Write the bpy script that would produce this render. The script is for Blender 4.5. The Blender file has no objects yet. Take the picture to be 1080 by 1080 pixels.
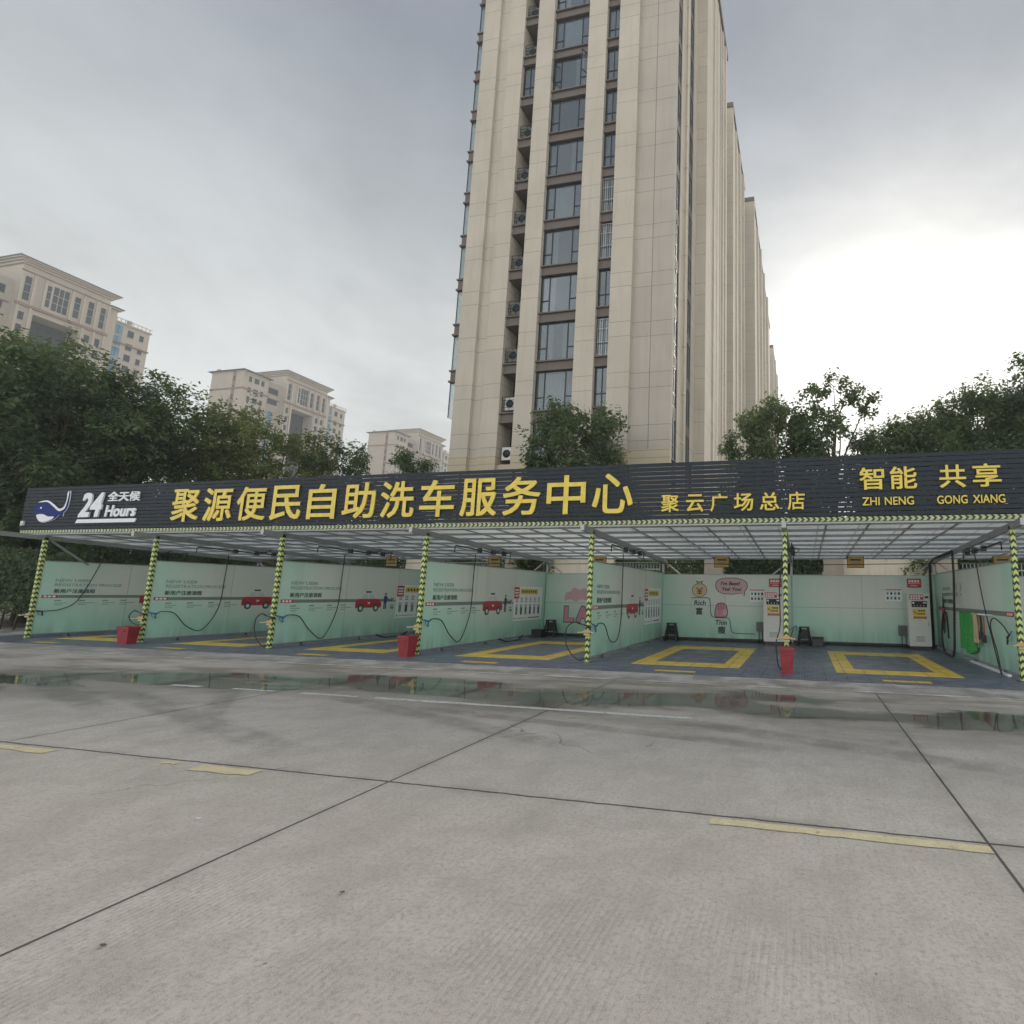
import bpy, math, random
import numpy as np
from mathutils import Vector, Matrix
random.seed(7)
S = bpy.context.scene
COL = S.collection
PI = math.pi
R = math.radians

# ------------------------------------------------------------------ materials
def new_mat(name):
    m = bpy.data.materials.new(name); m.use_nodes = True
    nt = m.node_tree
    for n in list(nt.nodes): nt.nodes.remove(n)
    out = nt.nodes.new('ShaderNodeOutputMaterial')
    return m, nt, out
def nd(nt, typ, **kw):
    n = nt.nodes.new(typ)
    for k, v in kw.items():
        if k.startswith('i_'):
            key = k[2:]; key = int(key) if key.isdigit() else key.replace('_', ' ')
            n.inputs[key].default_value = v
        else: setattr(n, k, v)
    return n
def lk(nt, a, b): nt.links.new(a, b)
def val(nt, op, a, b=None, c=None, clamp=False):
    n = nt.nodes.new('ShaderNodeMath'); n.operation = op; n.use_clamp = clamp
    for i, x in enumerate((a, b, c)):
        if x is None: continue
        if isinstance(x, (int, float)): n.inputs[i].default_value = x
        else: nt.links.new(x, n.inputs[i])
    return n.outputs[0]
def mixc(nt, fac, a, b, mode='MIX'):
    n = nt.nodes.new('ShaderNodeMix'); n.data_type = 'RGBA'; n.blend_type = mode
    for sock, x in ((n.inputs[0], fac), (n.inputs[6], a), (n.inputs[7], b)):
        if isinstance(x, (int, float)): sock.default_value = x
        elif isinstance(x, tuple): sock.default_value = (*x[:3], 1)
        else: nt.links.new(x, sock)
    return n.outputs[2]
def ramp(nt, x, lo, hi, a=0., b=1., smooth=True):
    n = nt.nodes.new('ShaderNodeMapRange'); n.interpolation_type = 'SMOOTHSTEP' if smooth else 'LINEAR'
    nt.links.new(x, n.inputs[0])
    for i, v in zip((1, 2, 3, 4), (lo, hi, a, b)): n.inputs[i].default_value = v
    return n.outputs[0]
def noise(nt, vec, scale, detail=4, rough=.55, dist=0.):
    n = nt.nodes.new('ShaderNodeTexNoise'); n.inputs['Scale'].default_value = scale
    n.inputs['Detail'].default_value = detail; n.inputs['Roughness'].default_value = rough
    n.inputs['Distortion'].default_value = dist
    if vec is not None: nt.links.new(vec, n.inputs['Vector'])
    return n.outputs['Fac']
def pos(nt):
    g = nt.nodes.new('ShaderNodeNewGeometry'); s = nt.nodes.new('ShaderNodeSeparateXYZ')
    nt.links.new(g.outputs['Position'], s.inputs[0]); return g.outputs['Position'], s.outputs[0], s.outputs[1], s.outputs[2], g
def objc(nt):
    g = nt.nodes.new('ShaderNodeTexCoord'); s = nt.nodes.new('ShaderNodeSeparateXYZ')
    nt.links.new(g.outputs['Object'], s.inputs[0]); return g.outputs['Object'], s.outputs[0], s.outputs[1], s.outputs[2]
def bump(nt, h, dist=.01, strength=.5):
    b = nt.nodes.new('ShaderNodeBump'); b.inputs['Distance'].default_value = dist; b.inputs['Strength'].default_value = strength
    nt.links.new(h, b.inputs['Height']); return b.outputs[0]
def princ(nt, out, color, rough=.6, metal=0., normal=None, spec=.5):
    p = nt.nodes.new('ShaderNodeBsdfPrincipled')
    for key, x in (('Base Color', color), ('Roughness', rough), ('Metallic', metal), ('Specular IOR Level', spec)):
        if isinstance(x, tuple): p.inputs[key].default_value = (*x[:3], 1)
        elif isinstance(x, (int, float)): p.inputs[key].default_value = x
        else: nt.links.new(x, p.inputs[key])
    if normal is not None: nt.links.new(normal, p.inputs['Normal'])
    if out is not None: nt.links.new(p.outputs[0], out.inputs[0])
    return p
def simple(name, col, rough=.6, metal=0., var=.12, scale=6., dirt=0., bmp=0.):
    """weathered surface: colour broken up by two sizes of noise, dusty streaks when asked"""
    m, nt, out = new_mat(name); P, x, y, z, g = pos(nt)
    n1 = noise(nt, P, scale, 5); n2 = noise(nt, P, scale*7, 3)
    k = val(nt, 'ADD', val(nt, 'MULTIPLY', n1, .7), val(nt, 'MULTIPLY', n2, .3))
    f = ramp(nt, k, .3, .7, 1-var, 1+var, False)
    cc = nt.nodes.new('ShaderNodeVectorMath'); cc.operation = 'SCALE'; cc.inputs[0].default_value = col[:3]
    nt.links.new(f, cc.inputs['Scale']); c = cc.outputs[0]
    if dirt:
        mp = nt.nodes.new('ShaderNodeMapping'); mp.inputs['Scale'].default_value = (3, 3, .35); nt.links.new(P, mp.inputs[0])
        st = ramp(nt, noise(nt, mp.outputs[0], 2.2, 6, .65), .5, .75, 0, dirt)
        c = mixc(nt, st, c, (.11, .10, .085))
    rr = ramp(nt, n1, .3, .7, max(.03, rough-.08), min(1, rough+.1), False)
    princ(nt, out, c, rr, metal, bump(nt, n2, .004, bmp) if bmp else None)
    return m
M = {}
M['steel'] = simple('galvanised_steel', (.36, .37, .37), .42, .6, .15, 9, .25)
M['darksteel'] = simple('dark_steel', (.09, .095, .1), .45, .3, .2, 6)
M['black'] = simple('black_rubber', (.018, .018, .02), .5, 0, .25, 14)
M['blackplastic'] = simple('black_plastic', (.03, .031, .034), .42, 0, .25, 8, .15)
M['red'] = simple('red_plastic', (.27, .02, .03), .5, 0, .3, 5, .45)
M['yellowsign'] = simple('yellow_acrylic', (.86, .66, .10), .35, 0, .07, 3, .06)
M['white'] = simple('white_acrylic', (.80, .80, .83), .4, 0, .05, 3, .08)
M['kiosk'] = simple('powder_coated_white', (.66, .66, .62), .4, 0, .06, 3, .18)
M['navy'] = simple('navy_acrylic', (.014, .028, .17), .85, 0, .12, 3)
M['blue'] = simple('blue_plastic', (.03, .20, .42), .4, 0, .15, 8)
M['orange'] = simple('orange_holder', (.50, .33, .14), .5, 0, .2, 20)
M['creamplastic'] = simple('cream_holder', (.50, .43, .26), .5, 0, .15, 20)
M['greycab'] = simple('grey_cabinet', (.16, .17, .17), .5, .2, .1, 5, .15)
M['towelgreen'] = simple('green_towel', (.05, .30, .07), .95, 0, .3, 22, 0, 1.)
M['cloth'] = simple('beige_cloth', (.50, .40, .26), .95, 0, .25, 22, 0, 1.)
M['bark'] = simple('tree_bark', (.10, .078, .055), .9, 0, .4, 8, 0, 1.)
M['cream'] = simple('cream_render', (.66, .58, .46), .8, 0, .06, 1.4, .22, .3)
M['tapered'] = simple('stone_column', (.36, .31, .24), .8, 0, .12, 3, .2, .4)
# ink colours for the prints
INK = {}
for n_, c_, r_ in (('mint', (.27, .53, .42), .45), ('ink_dark', (.03, .06, .06), .5), ('ink_grey', (.16, .25, .22), .5), ('ink_road', (.19, .22, .21), .5),
                   ('ink_red', (.46, .035, .05), .45), ('ink_white', (.74, .74, .72), .45), ('ink_yellow', (.74, .55, .05), .45), ('ink_navy', (.03, .05, .12), .45),
                   ('ink_cream', (.62, .52, .30), .45), ('ink_pink', (.60, .25, .33), .45), ('ink_palepink', (.62, .40, .42), .45), ('ink_pale', (.58, .62, .60), .4),
                   ('ink_soft', (.20, .36, .31), .5), ('ink_gold', (.56, .36, .08), .5), ('ink_blue', (.05, .22, .45), .4), ('paper', (.84, .86, .85), .5)):
    M[n_] = simple('printed_' + n_, c_, r_, 0, .05, 3)

def mat_partition(name, axis):
    """printed vinyl on board: mint at its ends fading to warm pale grey in the middle of the print; Object coordinates run along the board"""
    m, nt, out = new_mat(name); O, x, y, z = objc(nt); P = pos(nt)[0]
    u = y if axis == 'y' else x
    c0, half = (3.3, 3.6) if axis == 'y' else (2.2, 2.6)
    a = val(nt, 'DIVIDE', val(nt, 'SUBTRACT', u, c0), half)
    b = val(nt, 'DIVIDE', val(nt, 'SUBTRACT', z, 1.75), 1.35)
    d = val(nt, 'SQRT', val(nt, 'ADD', val(nt, 'MULTIPLY', a, a), val(nt, 'MULTIPLY', b, b)))
    f = ramp(nt, val(nt, 'ADD', d, val(nt, 'MULTIPLY', val(nt, 'SUBTRACT', noise(nt, P, .7, 2), .5), .35)), .3, 1.15, .95, 0)
    c = mixc(nt, f, (.40, .655, .53), (.70, .72, .66))
    n2 = noise(nt, P, 9, 5)
    c = mixc(nt, ramp(nt, n2, .5, .8, 0, .05), c, (.16, .22, .18))
    mp = nt.nodes.new('ShaderNodeMapping'); mp.inputs['Scale'].default_value = (4, 4, .3); nt.links.new(P, mp.inputs[0])
    low = ramp(nt, z, 0.0, .7, .5, 0)                      # splashed grime along the foot of the board
    c = mixc(nt, val(nt, 'MULTIPLY', low, ramp(nt, noise(nt, mp.outputs[0], .7, 3), .3, .7)), c, (.12, .13, .11))
    c = mixc(nt, ramp(nt, noise(nt, mp.outputs[0], .5, 3, .5), .5, .8, 0, .15), c, (.20, .24, .20))
    princ(nt, out, c, ramp(nt, noise(nt, P, 1.1, 2), .3, .7, .38, .48), 0)
    return m
M['board_y'] = mat_partition('printed_board_along', 'y')
M['board_x'] = mat_partition('printed_board_back', 'x')

def mat_chevron(name, along, ya, yb, pitch, slope):
    m, nt, out = new_mat(name); O, x, y, z = objc(nt)
    S_ = {'x': x, 'y': y, 'z': z}
    if along == 'z':
        g = nt.nodes.new('ShaderNodeNewGeometry'); sp = nt.nodes.new('ShaderNodeSeparateXYZ'); nt.links.new(g.outputs['Normal'], sp.inputs[0])
        nx = val(nt, 'ABSOLUTE', sp.outputs[0])
        k = val(nt, 'GREATER_THAN', nx, .7)
        a = val(nt, 'ABSOLUTE', x); b = val(nt, 'ABSOLUTE', y)
        w = val(nt, 'ADD', val(nt, 'MULTIPLY', a, val(nt, 'SUBTRACT', 1., k)), val(nt, 'MULTIPLY', b, k))
        s = val(nt, 'ADD', z, val(nt, 'MULTIPLY', w, slope))
    else:
        w = val(nt, 'ABSOLUTE', z); s = val(nt, 'ADD', x, val(nt, 'MULTIPLY', w, slope))
    fr = val(nt, 'FRACT', val(nt, 'DIVIDE', s, pitch))
    k = val(nt, 'GREATER_THAN', fr, .56)
    n = noise(nt, O, 9, 4)
    yel = mixc(nt, ramp(nt, n, .35, .7), ya, yb)
    c = mixc(nt, k, yel, (.013, .017, .012))
    c = mixc(nt, ramp(nt, noise(nt, O, 4, 6, .7), .55, .8, 0, .3), c, (.12, .12, .08))
    c = mixc(nt, ramp(nt, noise(nt, pos(nt)[0], 14, 5, .7), .6, .7, 0, .4), c, (.30, .31, .22))
    princ(nt, out, c, .38)
    return m
M['chev_post'] = mat_chevron('chevron_tape_post', 'z', (.54, .64, .20), (.44, .53, .17), .135, 1.05)
M['chev_strip'] = mat_chevron('chevron_tape_strip', 'x', (.48, .54, .26), (.36, .40, .2), .118, .9)

def mat_slat():
    m, nt, out = new_mat('slat_boards'); P, x, y, z, g = pos(nt)
    mp = nt.nodes.new('ShaderNodeMapping'); mp.inputs['Scale'].default_value = (.5, 1, 9); nt.links.new(P, mp.inputs[0])
    n = noise(nt, mp.outputs[0], 5, 6, .6)
    c = mixc(nt, n, (.020, .026, .034), (.040, .049, .062))
    br = val(nt, 'FRACT', val(nt, 'DIVIDE', val(nt, 'ADD', x, 30.), 2.9))
    c = mixc(nt, ramp(nt, br, 0, .004, .8, 0), c, (.01, .01, .01))
    princ(nt, out, c, .62, 0, bump(nt, n, .003, .6), .22)
    return m
M['slat'] = mat_slat()

def mat_goldletter():
    m, nt, out = new_mat('gold_yellow_letter'); P, x, y, z, g = pos(nt)
    n = noise(nt, P, 6, 4)
    princ(nt, out, mixc(nt, ramp(nt, n, .3, .7), (.84, .64, .09), (.72, .53, .08)), .38)
    return m
M['gold'] = mat_goldletter()

def mat_roofsheet():
    m, nt, out = new_mat('translucent_roof_sheet'); P, x, y, z, g = pos(nt)
    c = mixc(nt, ramp(nt, noise(nt, P, 2.2, 5), .3, .7), (.93, .94, .94), (.82, .84, .83))
    sh = val(nt, 'FRACT', val(nt, 'DIVIDE', val(nt, 'ADD', x, 40.), .877))
    c = mixc(nt, ramp(nt, sh, .03, .06, .45, 0), c, (.3, .32, .32))
    c = mixc(nt, ramp(nt, noise(nt, P, 9, 6, .7), .55, .72, 0, .5), c, (.40, .40, .34))
    wv = nt.nodes.new('ShaderNodeTexWave'); wv.bands_direction = 'Y'; wv.inputs['Scale'].default_value = 4.2; nt.links.new(P, wv.inputs[0])
    d = nt.nodes.new('ShaderNodeBsdfDiffuse'); t = nt.nodes.new('ShaderNodeBsdfTranslucent'); a = nt.nodes.new('ShaderNodeMixShader')
    lk(nt, c, d.inputs[0]); lk(nt, c, t.inputs[0]); a.inputs[0].default_value = .80
    lk(nt, bump(nt, wv.outputs['Fac'], .02, .6), t.inputs['Normal'])
    lk(nt, d.outputs[0], a.inputs[1]); lk(nt, t.outputs[0], a.inputs[2])
    tp = nt.nodes.new('ShaderNodeBsdfTransparent'); tp.inputs[0].default_value = (.9, .93, .92, 1); b_ = nt.nodes.new('ShaderNodeMixShader'); b_.inputs[0].default_value = .28
    lk(nt, a.outputs[0], b_.inputs[1]); lk(nt, tp.outputs[0], b_.inputs[2]); lk(nt, b_.outputs[0], out.inputs[0])
    return m
M['sheet'] = mat_roofsheet()

def wet_fields(nt, P, x, y):
    """distance field of the long puddle: below 0 water, below 1 damp"""
    yc = val(nt, 'ADD', 7.93, val(nt, 'MULTIPLY', val(nt, 'MINIMUM', val(nt, 'ADD', x, 7.5), 0.), .22))
    lowside = val(nt, 'SUBTRACT', yc, y); highside = val(nt, 'SUBTRACT', y, yc)
    d = val(nt, 'MAXIMUM', val(nt, 'DIVIDE', lowside, 1.05), val(nt, 'DIVIDE', highside, 1.0))
    mp = nt.nodes.new('ShaderNodeMapping'); mp.inputs['Scale'].default_value = (.38, 1., 1.); nt.links.new(P, mp.inputs[0])
    n = noise(nt, mp.outputs[0], .95, 7, .62)
    return val(nt, 'ADD', d, val(nt, 'MULTIPLY', val(nt, 'SUBTRACT', n, .5), 4.2))
def seg_mask(nt, x, y, a, b, w):
    ax, ay = a; bx, by = b; L = math.hypot(bx-ax, by-ay); dx, dy = (bx-ax)/L, (by-ay)/L
    rx = val(nt, 'SUBTRACT', x, ax); ry = val(nt, 'SUBTRACT', y, ay)
    t = val(nt, 'ADD', val(nt, 'MULTIPLY', rx, dx), val(nt, 'MULTIPLY', ry, dy))
    n = val(nt, 'ABSOLUTE', val(nt, 'SUBTRACT', val(nt, 'MULTIPLY', rx, dy), val(nt, 'MULTIPLY', ry, dx)))
    m1 = ramp(nt, n, w*.4, w, 1, 0)
    m2 = val(nt, 'MULTIPLY', ramp(nt, t, -.5, .5), ramp(nt, t, L-1.2, L+.3, 1, 0))
    return val(nt, 'MULTIPLY', m1, m2)
def mat_concrete():
    m, nt, out = new_mat('broomed_concrete'); P, x, y, z, g = pos(nt)
    nb = noise(nt, P, .35, 5, .6); nm = noise(nt, P, 2.3, 6, .65); nf = noise(nt, P, 38, 4, .7); ng = noise(nt, P, 190, 2, .6)
    c = mixc(nt, ramp(nt, nb, .3, .7), (.445, .405, .36), (.57, .525, .475))
    c = mixc(nt, ramp(nt, nm, .36, .70, 0, .8), c, (.335, .30, .262))
    c = mixc(nt, ramp(nt, noise(nt, P, .9, 7, .7, .8), .5, .72, 0, .6), c, (.31, .28, .245))
    c = mixc(nt, ramp(nt, noise(nt, P, 6.5, 5, .7), .5, .8, 0, .5), c, (.56, .51, .45))
    c = mixc(nt, ramp(nt, nf, .45, .68, 0, .75), c, (.23, .21, .185))
    c = mixc(nt, ramp(nt, noise(nt, P, 14, 6, .75), .5, .68, 0, .5), c, (.27, .245, .215))
    c = mixc(nt, ramp(nt, ng, .38, .68, .0, .7), c, (.60, .55, .485))
    # each cast bay has its own tone
    bx = val(nt, 'FLOOR', val(nt, 'DIVIDE', val(nt, 'ADD', x, 3.34), 4.47)); by = val(nt, 'FLOOR', val(nt, 'DIVIDE', val(nt, 'SUBTRACT', y, 4.05), 5.55))
    wn = nt.nodes.new('ShaderNodeTexWhiteNoise'); wn.noise_dimensions = '2D'
    cb = nt.nodes.new('ShaderNodeCombineXYZ'); lk(nt, bx, cb.inputs[0]); lk(nt, by, cb.inputs[1]); lk(nt, cb.outputs[0], wn.inputs['Vector'])
    sc = nt.nodes.new('ShaderNodeVectorMath'); sc.operation = 'SCALE'; lk(nt, c, sc.inputs[0]); lk(nt, ramp(nt, wn.outputs[0], 0, 1, .93, 1.06, False), sc.inputs['Scale']); c = sc.outputs[0]
    mpb = nt.nodes.new('ShaderNodeMapping'); mpb.inputs['Scale'].default_value = (9., .55, 1.); lk(nt, P, mpb.inputs[0])
    c = mixc(nt, ramp(nt, noise(nt, mpb.outputs[0], 3.2, 6, .7), .45, .75, 0, .2), c, (.27, .24, .205))
    vc = nt.nodes.new('ShaderNodeTexVoronoi'); vc.feature = 'DISTANCE_TO_EDGE'; vc.inputs['Scale'].default_value = .23
    wv_ = nt.nodes.new('ShaderNodeVectorMath'); wv_.operation = 'ADD'; nz = nt.nodes.new('ShaderNodeTexNoise'); nz.inputs['Scale'].default_value = 1.3; nz.inputs['Detail'].default_value = 6; lk(nt, P, nz.inputs['Vector'])
    lk(nt, P, wv_.inputs[0]); lk(nt, nz.outputs['Color'], wv_.inputs[1]); lk(nt, wv_.outputs[0], vc.inputs['Vector'])
    crk = val(nt, 'MULTIPLY', ramp(nt, vc.outputs['Distance'], .0006, .0022, 1, 0), ramp(nt, noise(nt, P, .45, 2), .52, .6))
    c = mixc(nt, val(nt, 'MULTIPLY', crk, .6), c, (.08, .07, .06))
    # small dark specks and chips
    vo = nt.nodes.new('ShaderNodeTexVoronoi'); vo.inputs['Scale'].default_value = 4.2; lk(nt, P, vo.inputs['Vector'])
    spk = val(nt, 'MULTIPLY', ramp(nt, vo.outputs['Distance'], .015, .05, .85, 0), val(nt, 'GREATER_THAN', nf, .5))
    c = mixc(nt, spk, c, (.07, .065, .06))
    vo2 = nt.nodes.new('ShaderNodeTexVoronoi'); vo2.inputs['Scale'].default_value = .9; lk(nt, P, vo2.inputs['Vector'])
    c = mixc(nt, val(nt, 'MULTIPLY', ramp(nt, vo2.outputs['Distance'], .03, .22, .35, 0), ramp(nt, nm, .4, .6)), c, (.2, .19, .17))
    # joints
    wob = val(nt, 'MULTIPLY', val(nt, 'SUBTRACT', noise(nt, P, 5, 4, .7), .5), .035)
    xw = val(nt, 'ADD', x, wob); yw = val(nt, 'ADD', y, wob)
    jx = val(nt, 'ABSOLUTE', val(nt, 'SUBTRACT', val(nt, 'FRACT', val(nt, 'ADD', val(nt, 'DIVIDE', val(nt, 'ADD', x, 3.34), 4.47), .5)), .5))
    jx = val(nt, 'MULTIPLY', jx, 4.47)
    jy = val(nt, 'ABSOLUTE', val(nt, 'SUBTRACT', yw, 4.07)); jy2 = val(nt, 'ABSOLUTE', val(nt, 'SUBTRACT', y, 9.62)); jy3 = val(nt, 'ABSOLUTE', val(nt, 'ADD', y, 1.5))
    j = val(nt, 'MINIMUM', jx, val(nt, 'MINIMUM', val(nt, 'MULTIPLY', jy, .8), val(nt, 'MINIMUM', jy2, jy3)))
    jm = ramp(nt, j, .005, .013, 1, 0)
    soil = ramp(nt, j, .01, .10, .32, 0)
    c = mixc(nt, val(nt, 'MULTIPLY', soil, ramp(nt, nm, .3, .7)), c, (.19, .175, .155))
    c = mixc(nt, val(nt, 'MULTIPLY', jm, .92), c, (.045, .04, .036))
    # tyre tracks carried out of the wet
    tr = None
    for a, b, w in (((-9.9, 6.3), (-4.6, 4.45), .26), ((-6.6, 6.9), (-2.2, 5.35), .22), ((-8.6, 6.9), (-6.3, 4.7), .2), ((-14, 7.2), (-8.2, 5.2), .25), ((-1.5, 6.8), (2.2, 5.6), .25), ((-5.2, 6.6), (0, 5.9), .16)):
        s = seg_mask(nt, x, y, a, b, w); tr = s if tr is None else val(nt, 'MAXIMUM', tr, s)
    tr = val(nt, 'MULTIPLY', tr, ramp(nt, nm, .3, .6, .35, 1.))
    c = mixc(nt, val(nt, 'MULTIPLY', tr, .42), c, (.13, .125, .115))
    # damp
    w = wet_fields(nt, P, x, y)
    damp = ramp(nt, w, .45, 1.9, 1, 0)
    mpd = nt.nodes.new('ShaderNodeMapping'); mpd.inputs['Scale'].default_value = (.35, 1.3, 1.); lk(nt, P, mpd.inputs[0])
    far = ramp(nt, y, 5.2, 8.2, 0, .8)
    c = mixc(nt, val(nt, 'MULTIPLY', far, ramp(nt, noise(nt, mpd.outputs[0], 1.1, 7, .65), .44, .66)), c, (.215, .18, .135))
    sc2 = nt.nodes.new('ShaderNodeVectorMath'); sc2.operation = 'SCALE'; lk(nt, c, sc2.inputs[0]); lk(nt, ramp(nt, damp, 0, 1, 1, .66, False), sc2.inputs['Scale'])
    rough = ramp(nt, damp, 0, 1, .82, .42, False)
    # broomed grooves
    wv = nt.nodes.new('ShaderNodeTexWave'); wv.bands_direction = 'X'; wv.inputs['Scale'].default_value = 9.; wv.inputs['Distortion'].default_value = .6; lk(nt, P, wv.inputs[0])
    mask = val(nt, 'MULTIPLY', ramp(nt, noise(nt, P, 1.4, 3), .42, .62), ramp(nt, y, 2.2, 3.6, 1, .05))
    h = val(nt, 'ADD', val(nt, 'MULTIPLY', wv.outputs['Fac'], val(nt, 'MULTIPLY', mask, .55)), val(nt, 'ADD', val(nt, 'MULTIPLY', nf, .8), val(nt, 'MULTIPLY', ng, .35)))
    h = val(nt, 'SUBTRACT', h, val(nt, 'MULTIPLY', jm, 2.))
    col = mixc(nt, val(nt, 'MULTIPLY', mask, val(nt, 'MULTIPLY', ramp(nt, wv.outputs['Fac'], 0, .35, 1, 0), .22)), sc2.outputs[0], (.16, .15, .14))
    princ(nt, out, col, rough, 0, bump(nt, h, .008, .7))
    return m
M['concrete'] = mat_concrete()
def mat_apron():
    m, nt, out = new_mat('pale_concrete_apron'); P, x, y, z, g = pos(nt)
    n = noise(nt, P, 1.6, 6, .65); f = noise(nt, P, 30, 4)
    c = mixc(nt, ramp(nt, n, .35, .62), (.50, .475, .44), (.26, .24, .215))
    c = mixc(nt, ramp(nt, f, .45, .75, 0, .4), c, (.2, .19, .18))
    princ(nt, out, c, ramp(nt, n, .4, .7, .8, .4), 0, bump(nt, f, .004, .5)); return m
M['apron'] = mat_apron()
def mat_puddle():
    m, nt, out = new_mat('puddle_water'); P, x, y, z, g = pos(nt)
    w = wet_fields(nt, P, x, y)
    f = ramp(nt, w, .32, .72, 1, 0)
    gl = nt.nodes.new('ShaderNodeBsdfGlossy'); gl.inputs['Roughness'].default_value = .035; gl.inputs['Color'].default_value = (.92, .93, .92, 1)
    b = bump(nt, noise(nt, P, 7, 2), .004, .12); lk(nt, b, gl.inputs['Normal'])
    fr = nt.nodes.new('ShaderNodeFresnel'); fr.inputs[0].default_value = 1.34
    tr = nt.nodes.new('ShaderNodeBsdfTransparent'); tr.inputs[0].default_value = (.97, .98, .95, 1)
    tr2 = nt.nodes.new('ShaderNodeBsdfTransparent')
    a = nt.nodes.new('ShaderNodeMixShader'); lk(nt, fr.outputs[0], a.inputs[0]); lk(nt, tr.outputs[0], a.inputs[1]); lk(nt, gl.outputs[0], a.inputs[2])
    c = nt.nodes.new('ShaderNodeMixShader'); lk(nt, f, c.inputs[0]); lk(nt, tr2.outputs[0], c.inputs[1]); lk(nt, a.outputs[0], c.inputs[2])
    lk(nt, c.outputs[0], out.inputs[0]); return m
M['water'] = mat_puddle()
def mat_paint(name, col, wear):
    m, nt, out = new_mat(name); P, x, y, z, g = pos(nt)
    n = noise(nt, P, 7, 7, .7); f = noise(nt, P, 45, 3)
    c = mixc(nt, ramp(nt, n, .3, .7), col, tuple(v*.82 for v in col))
    c = mixc(nt, ramp(nt, f, .5, .75, 0, .5), c, (.34, .31, .26))
    p = princ(nt, None, c, .7)
    t = nt.nodes.new('ShaderNodeBsdfTransparent'); mx = nt.nodes.new('ShaderNodeMixShader')
    lk(nt, ramp(nt, noise(nt, P, 11, 8, .75), wear, wear+.05), mx.inputs[0]); lk(nt, p.outputs[0], mx.inputs[1]); lk(nt, t.outputs[0], mx.inputs[2]); lk(nt, mx.outputs[0], out.inputs[0])
    return m
M['paint_yellow'] = mat_paint('worn_yellow_paint', (.68, .59, .35), .60)
M['paint_white'] = mat_paint('worn_white_paint', (.66, .66, .64), .56)

def mat_tiles(name, c1, c2, rib=.72):
    """interlocking plastic floor tiles, 0.4 m square, ribs turned tile by tile"""
    m, nt, out = new_mat(name); P, x, y, z, g = pos(nt)
    def fr(v, s, o=0.): return val(nt, 'FRACT', val(nt, 'DIVIDE', val(nt, 'ADD', v, 60.+o), s))
    tx = fr(x, .4); ty = fr(y, .4)
    ex = val(nt, 'MINIMUM', tx, val(nt, 'SUBTRACT', 1., tx)); ey = val(nt, 'MINIMUM', ty, val(nt, 'SUBTRACT', 1., ty))
    edge = ramp(nt, val(nt, 'MINIMUM', ex, ey), .012, .035, 1, 0)
    ix = val(nt, 'FLOOR', val(nt, 'DIVIDE', val(nt, 'ADD', x, 60.), .4)); iy = val(nt, 'FLOOR', val(nt, 'DIVIDE', val(nt, 'ADD', y, 60.), .4))
    par = val(nt, 'MODULO', val(nt, 'ADD', ix, iy), 2.)
    rx = fr(x, .05); ry = fr(y, .05)
    rb = val(nt, 'ADD', val(nt, 'MULTIPLY', rx, par), val(nt, 'MULTIPLY', ry, val(nt, 'SUBTRACT', 1., par)))
    ribs = ramp(nt, val(nt, 'ABSOLUTE', val(nt, 'SUBTRACT', rb, .5)), .18, .30)
    n = noise(nt, P, 2.4, 6, .6); nf = noise(nt, P, 22, 3)
    c = mixc(nt, ramp(nt, n, .35, .7), c1, c2)
    c = mixc(nt, ramp(nt, nf, .5, .8, 0, .35), c, tuple(.5*(a+.2) for a in c2))
    c = mixc(nt, val(nt, 'MULTIPLY', ribs, rib), c, tuple(v*.18 for v in c1))
    c = mixc(nt, val(nt, 'MULTIPLY', par, .22), c, tuple(v*.5 for v in c1))
    c = mixc(nt, val(nt, 'MULTIPLY', edge, .8), c, tuple(v*.15 for v in c1))
    princ(nt, out, c, ramp(nt, n, .35, .65, .28, .55), 0, bump(nt, val(nt, 'SUBTRACT', 1., val(nt, 'MAXIMUM', ribs, edge)), .008, .7))
    return m
M['tile_blue'] = mat_tiles('blue_grey_floor_tiles', (.165, .185, .26), (.25, .265, .33))
M['tile_yellow'] = mat_tiles('yellow_floor_tiles', (.95, .66, .07), (.86, .58, .06), .3)

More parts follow.
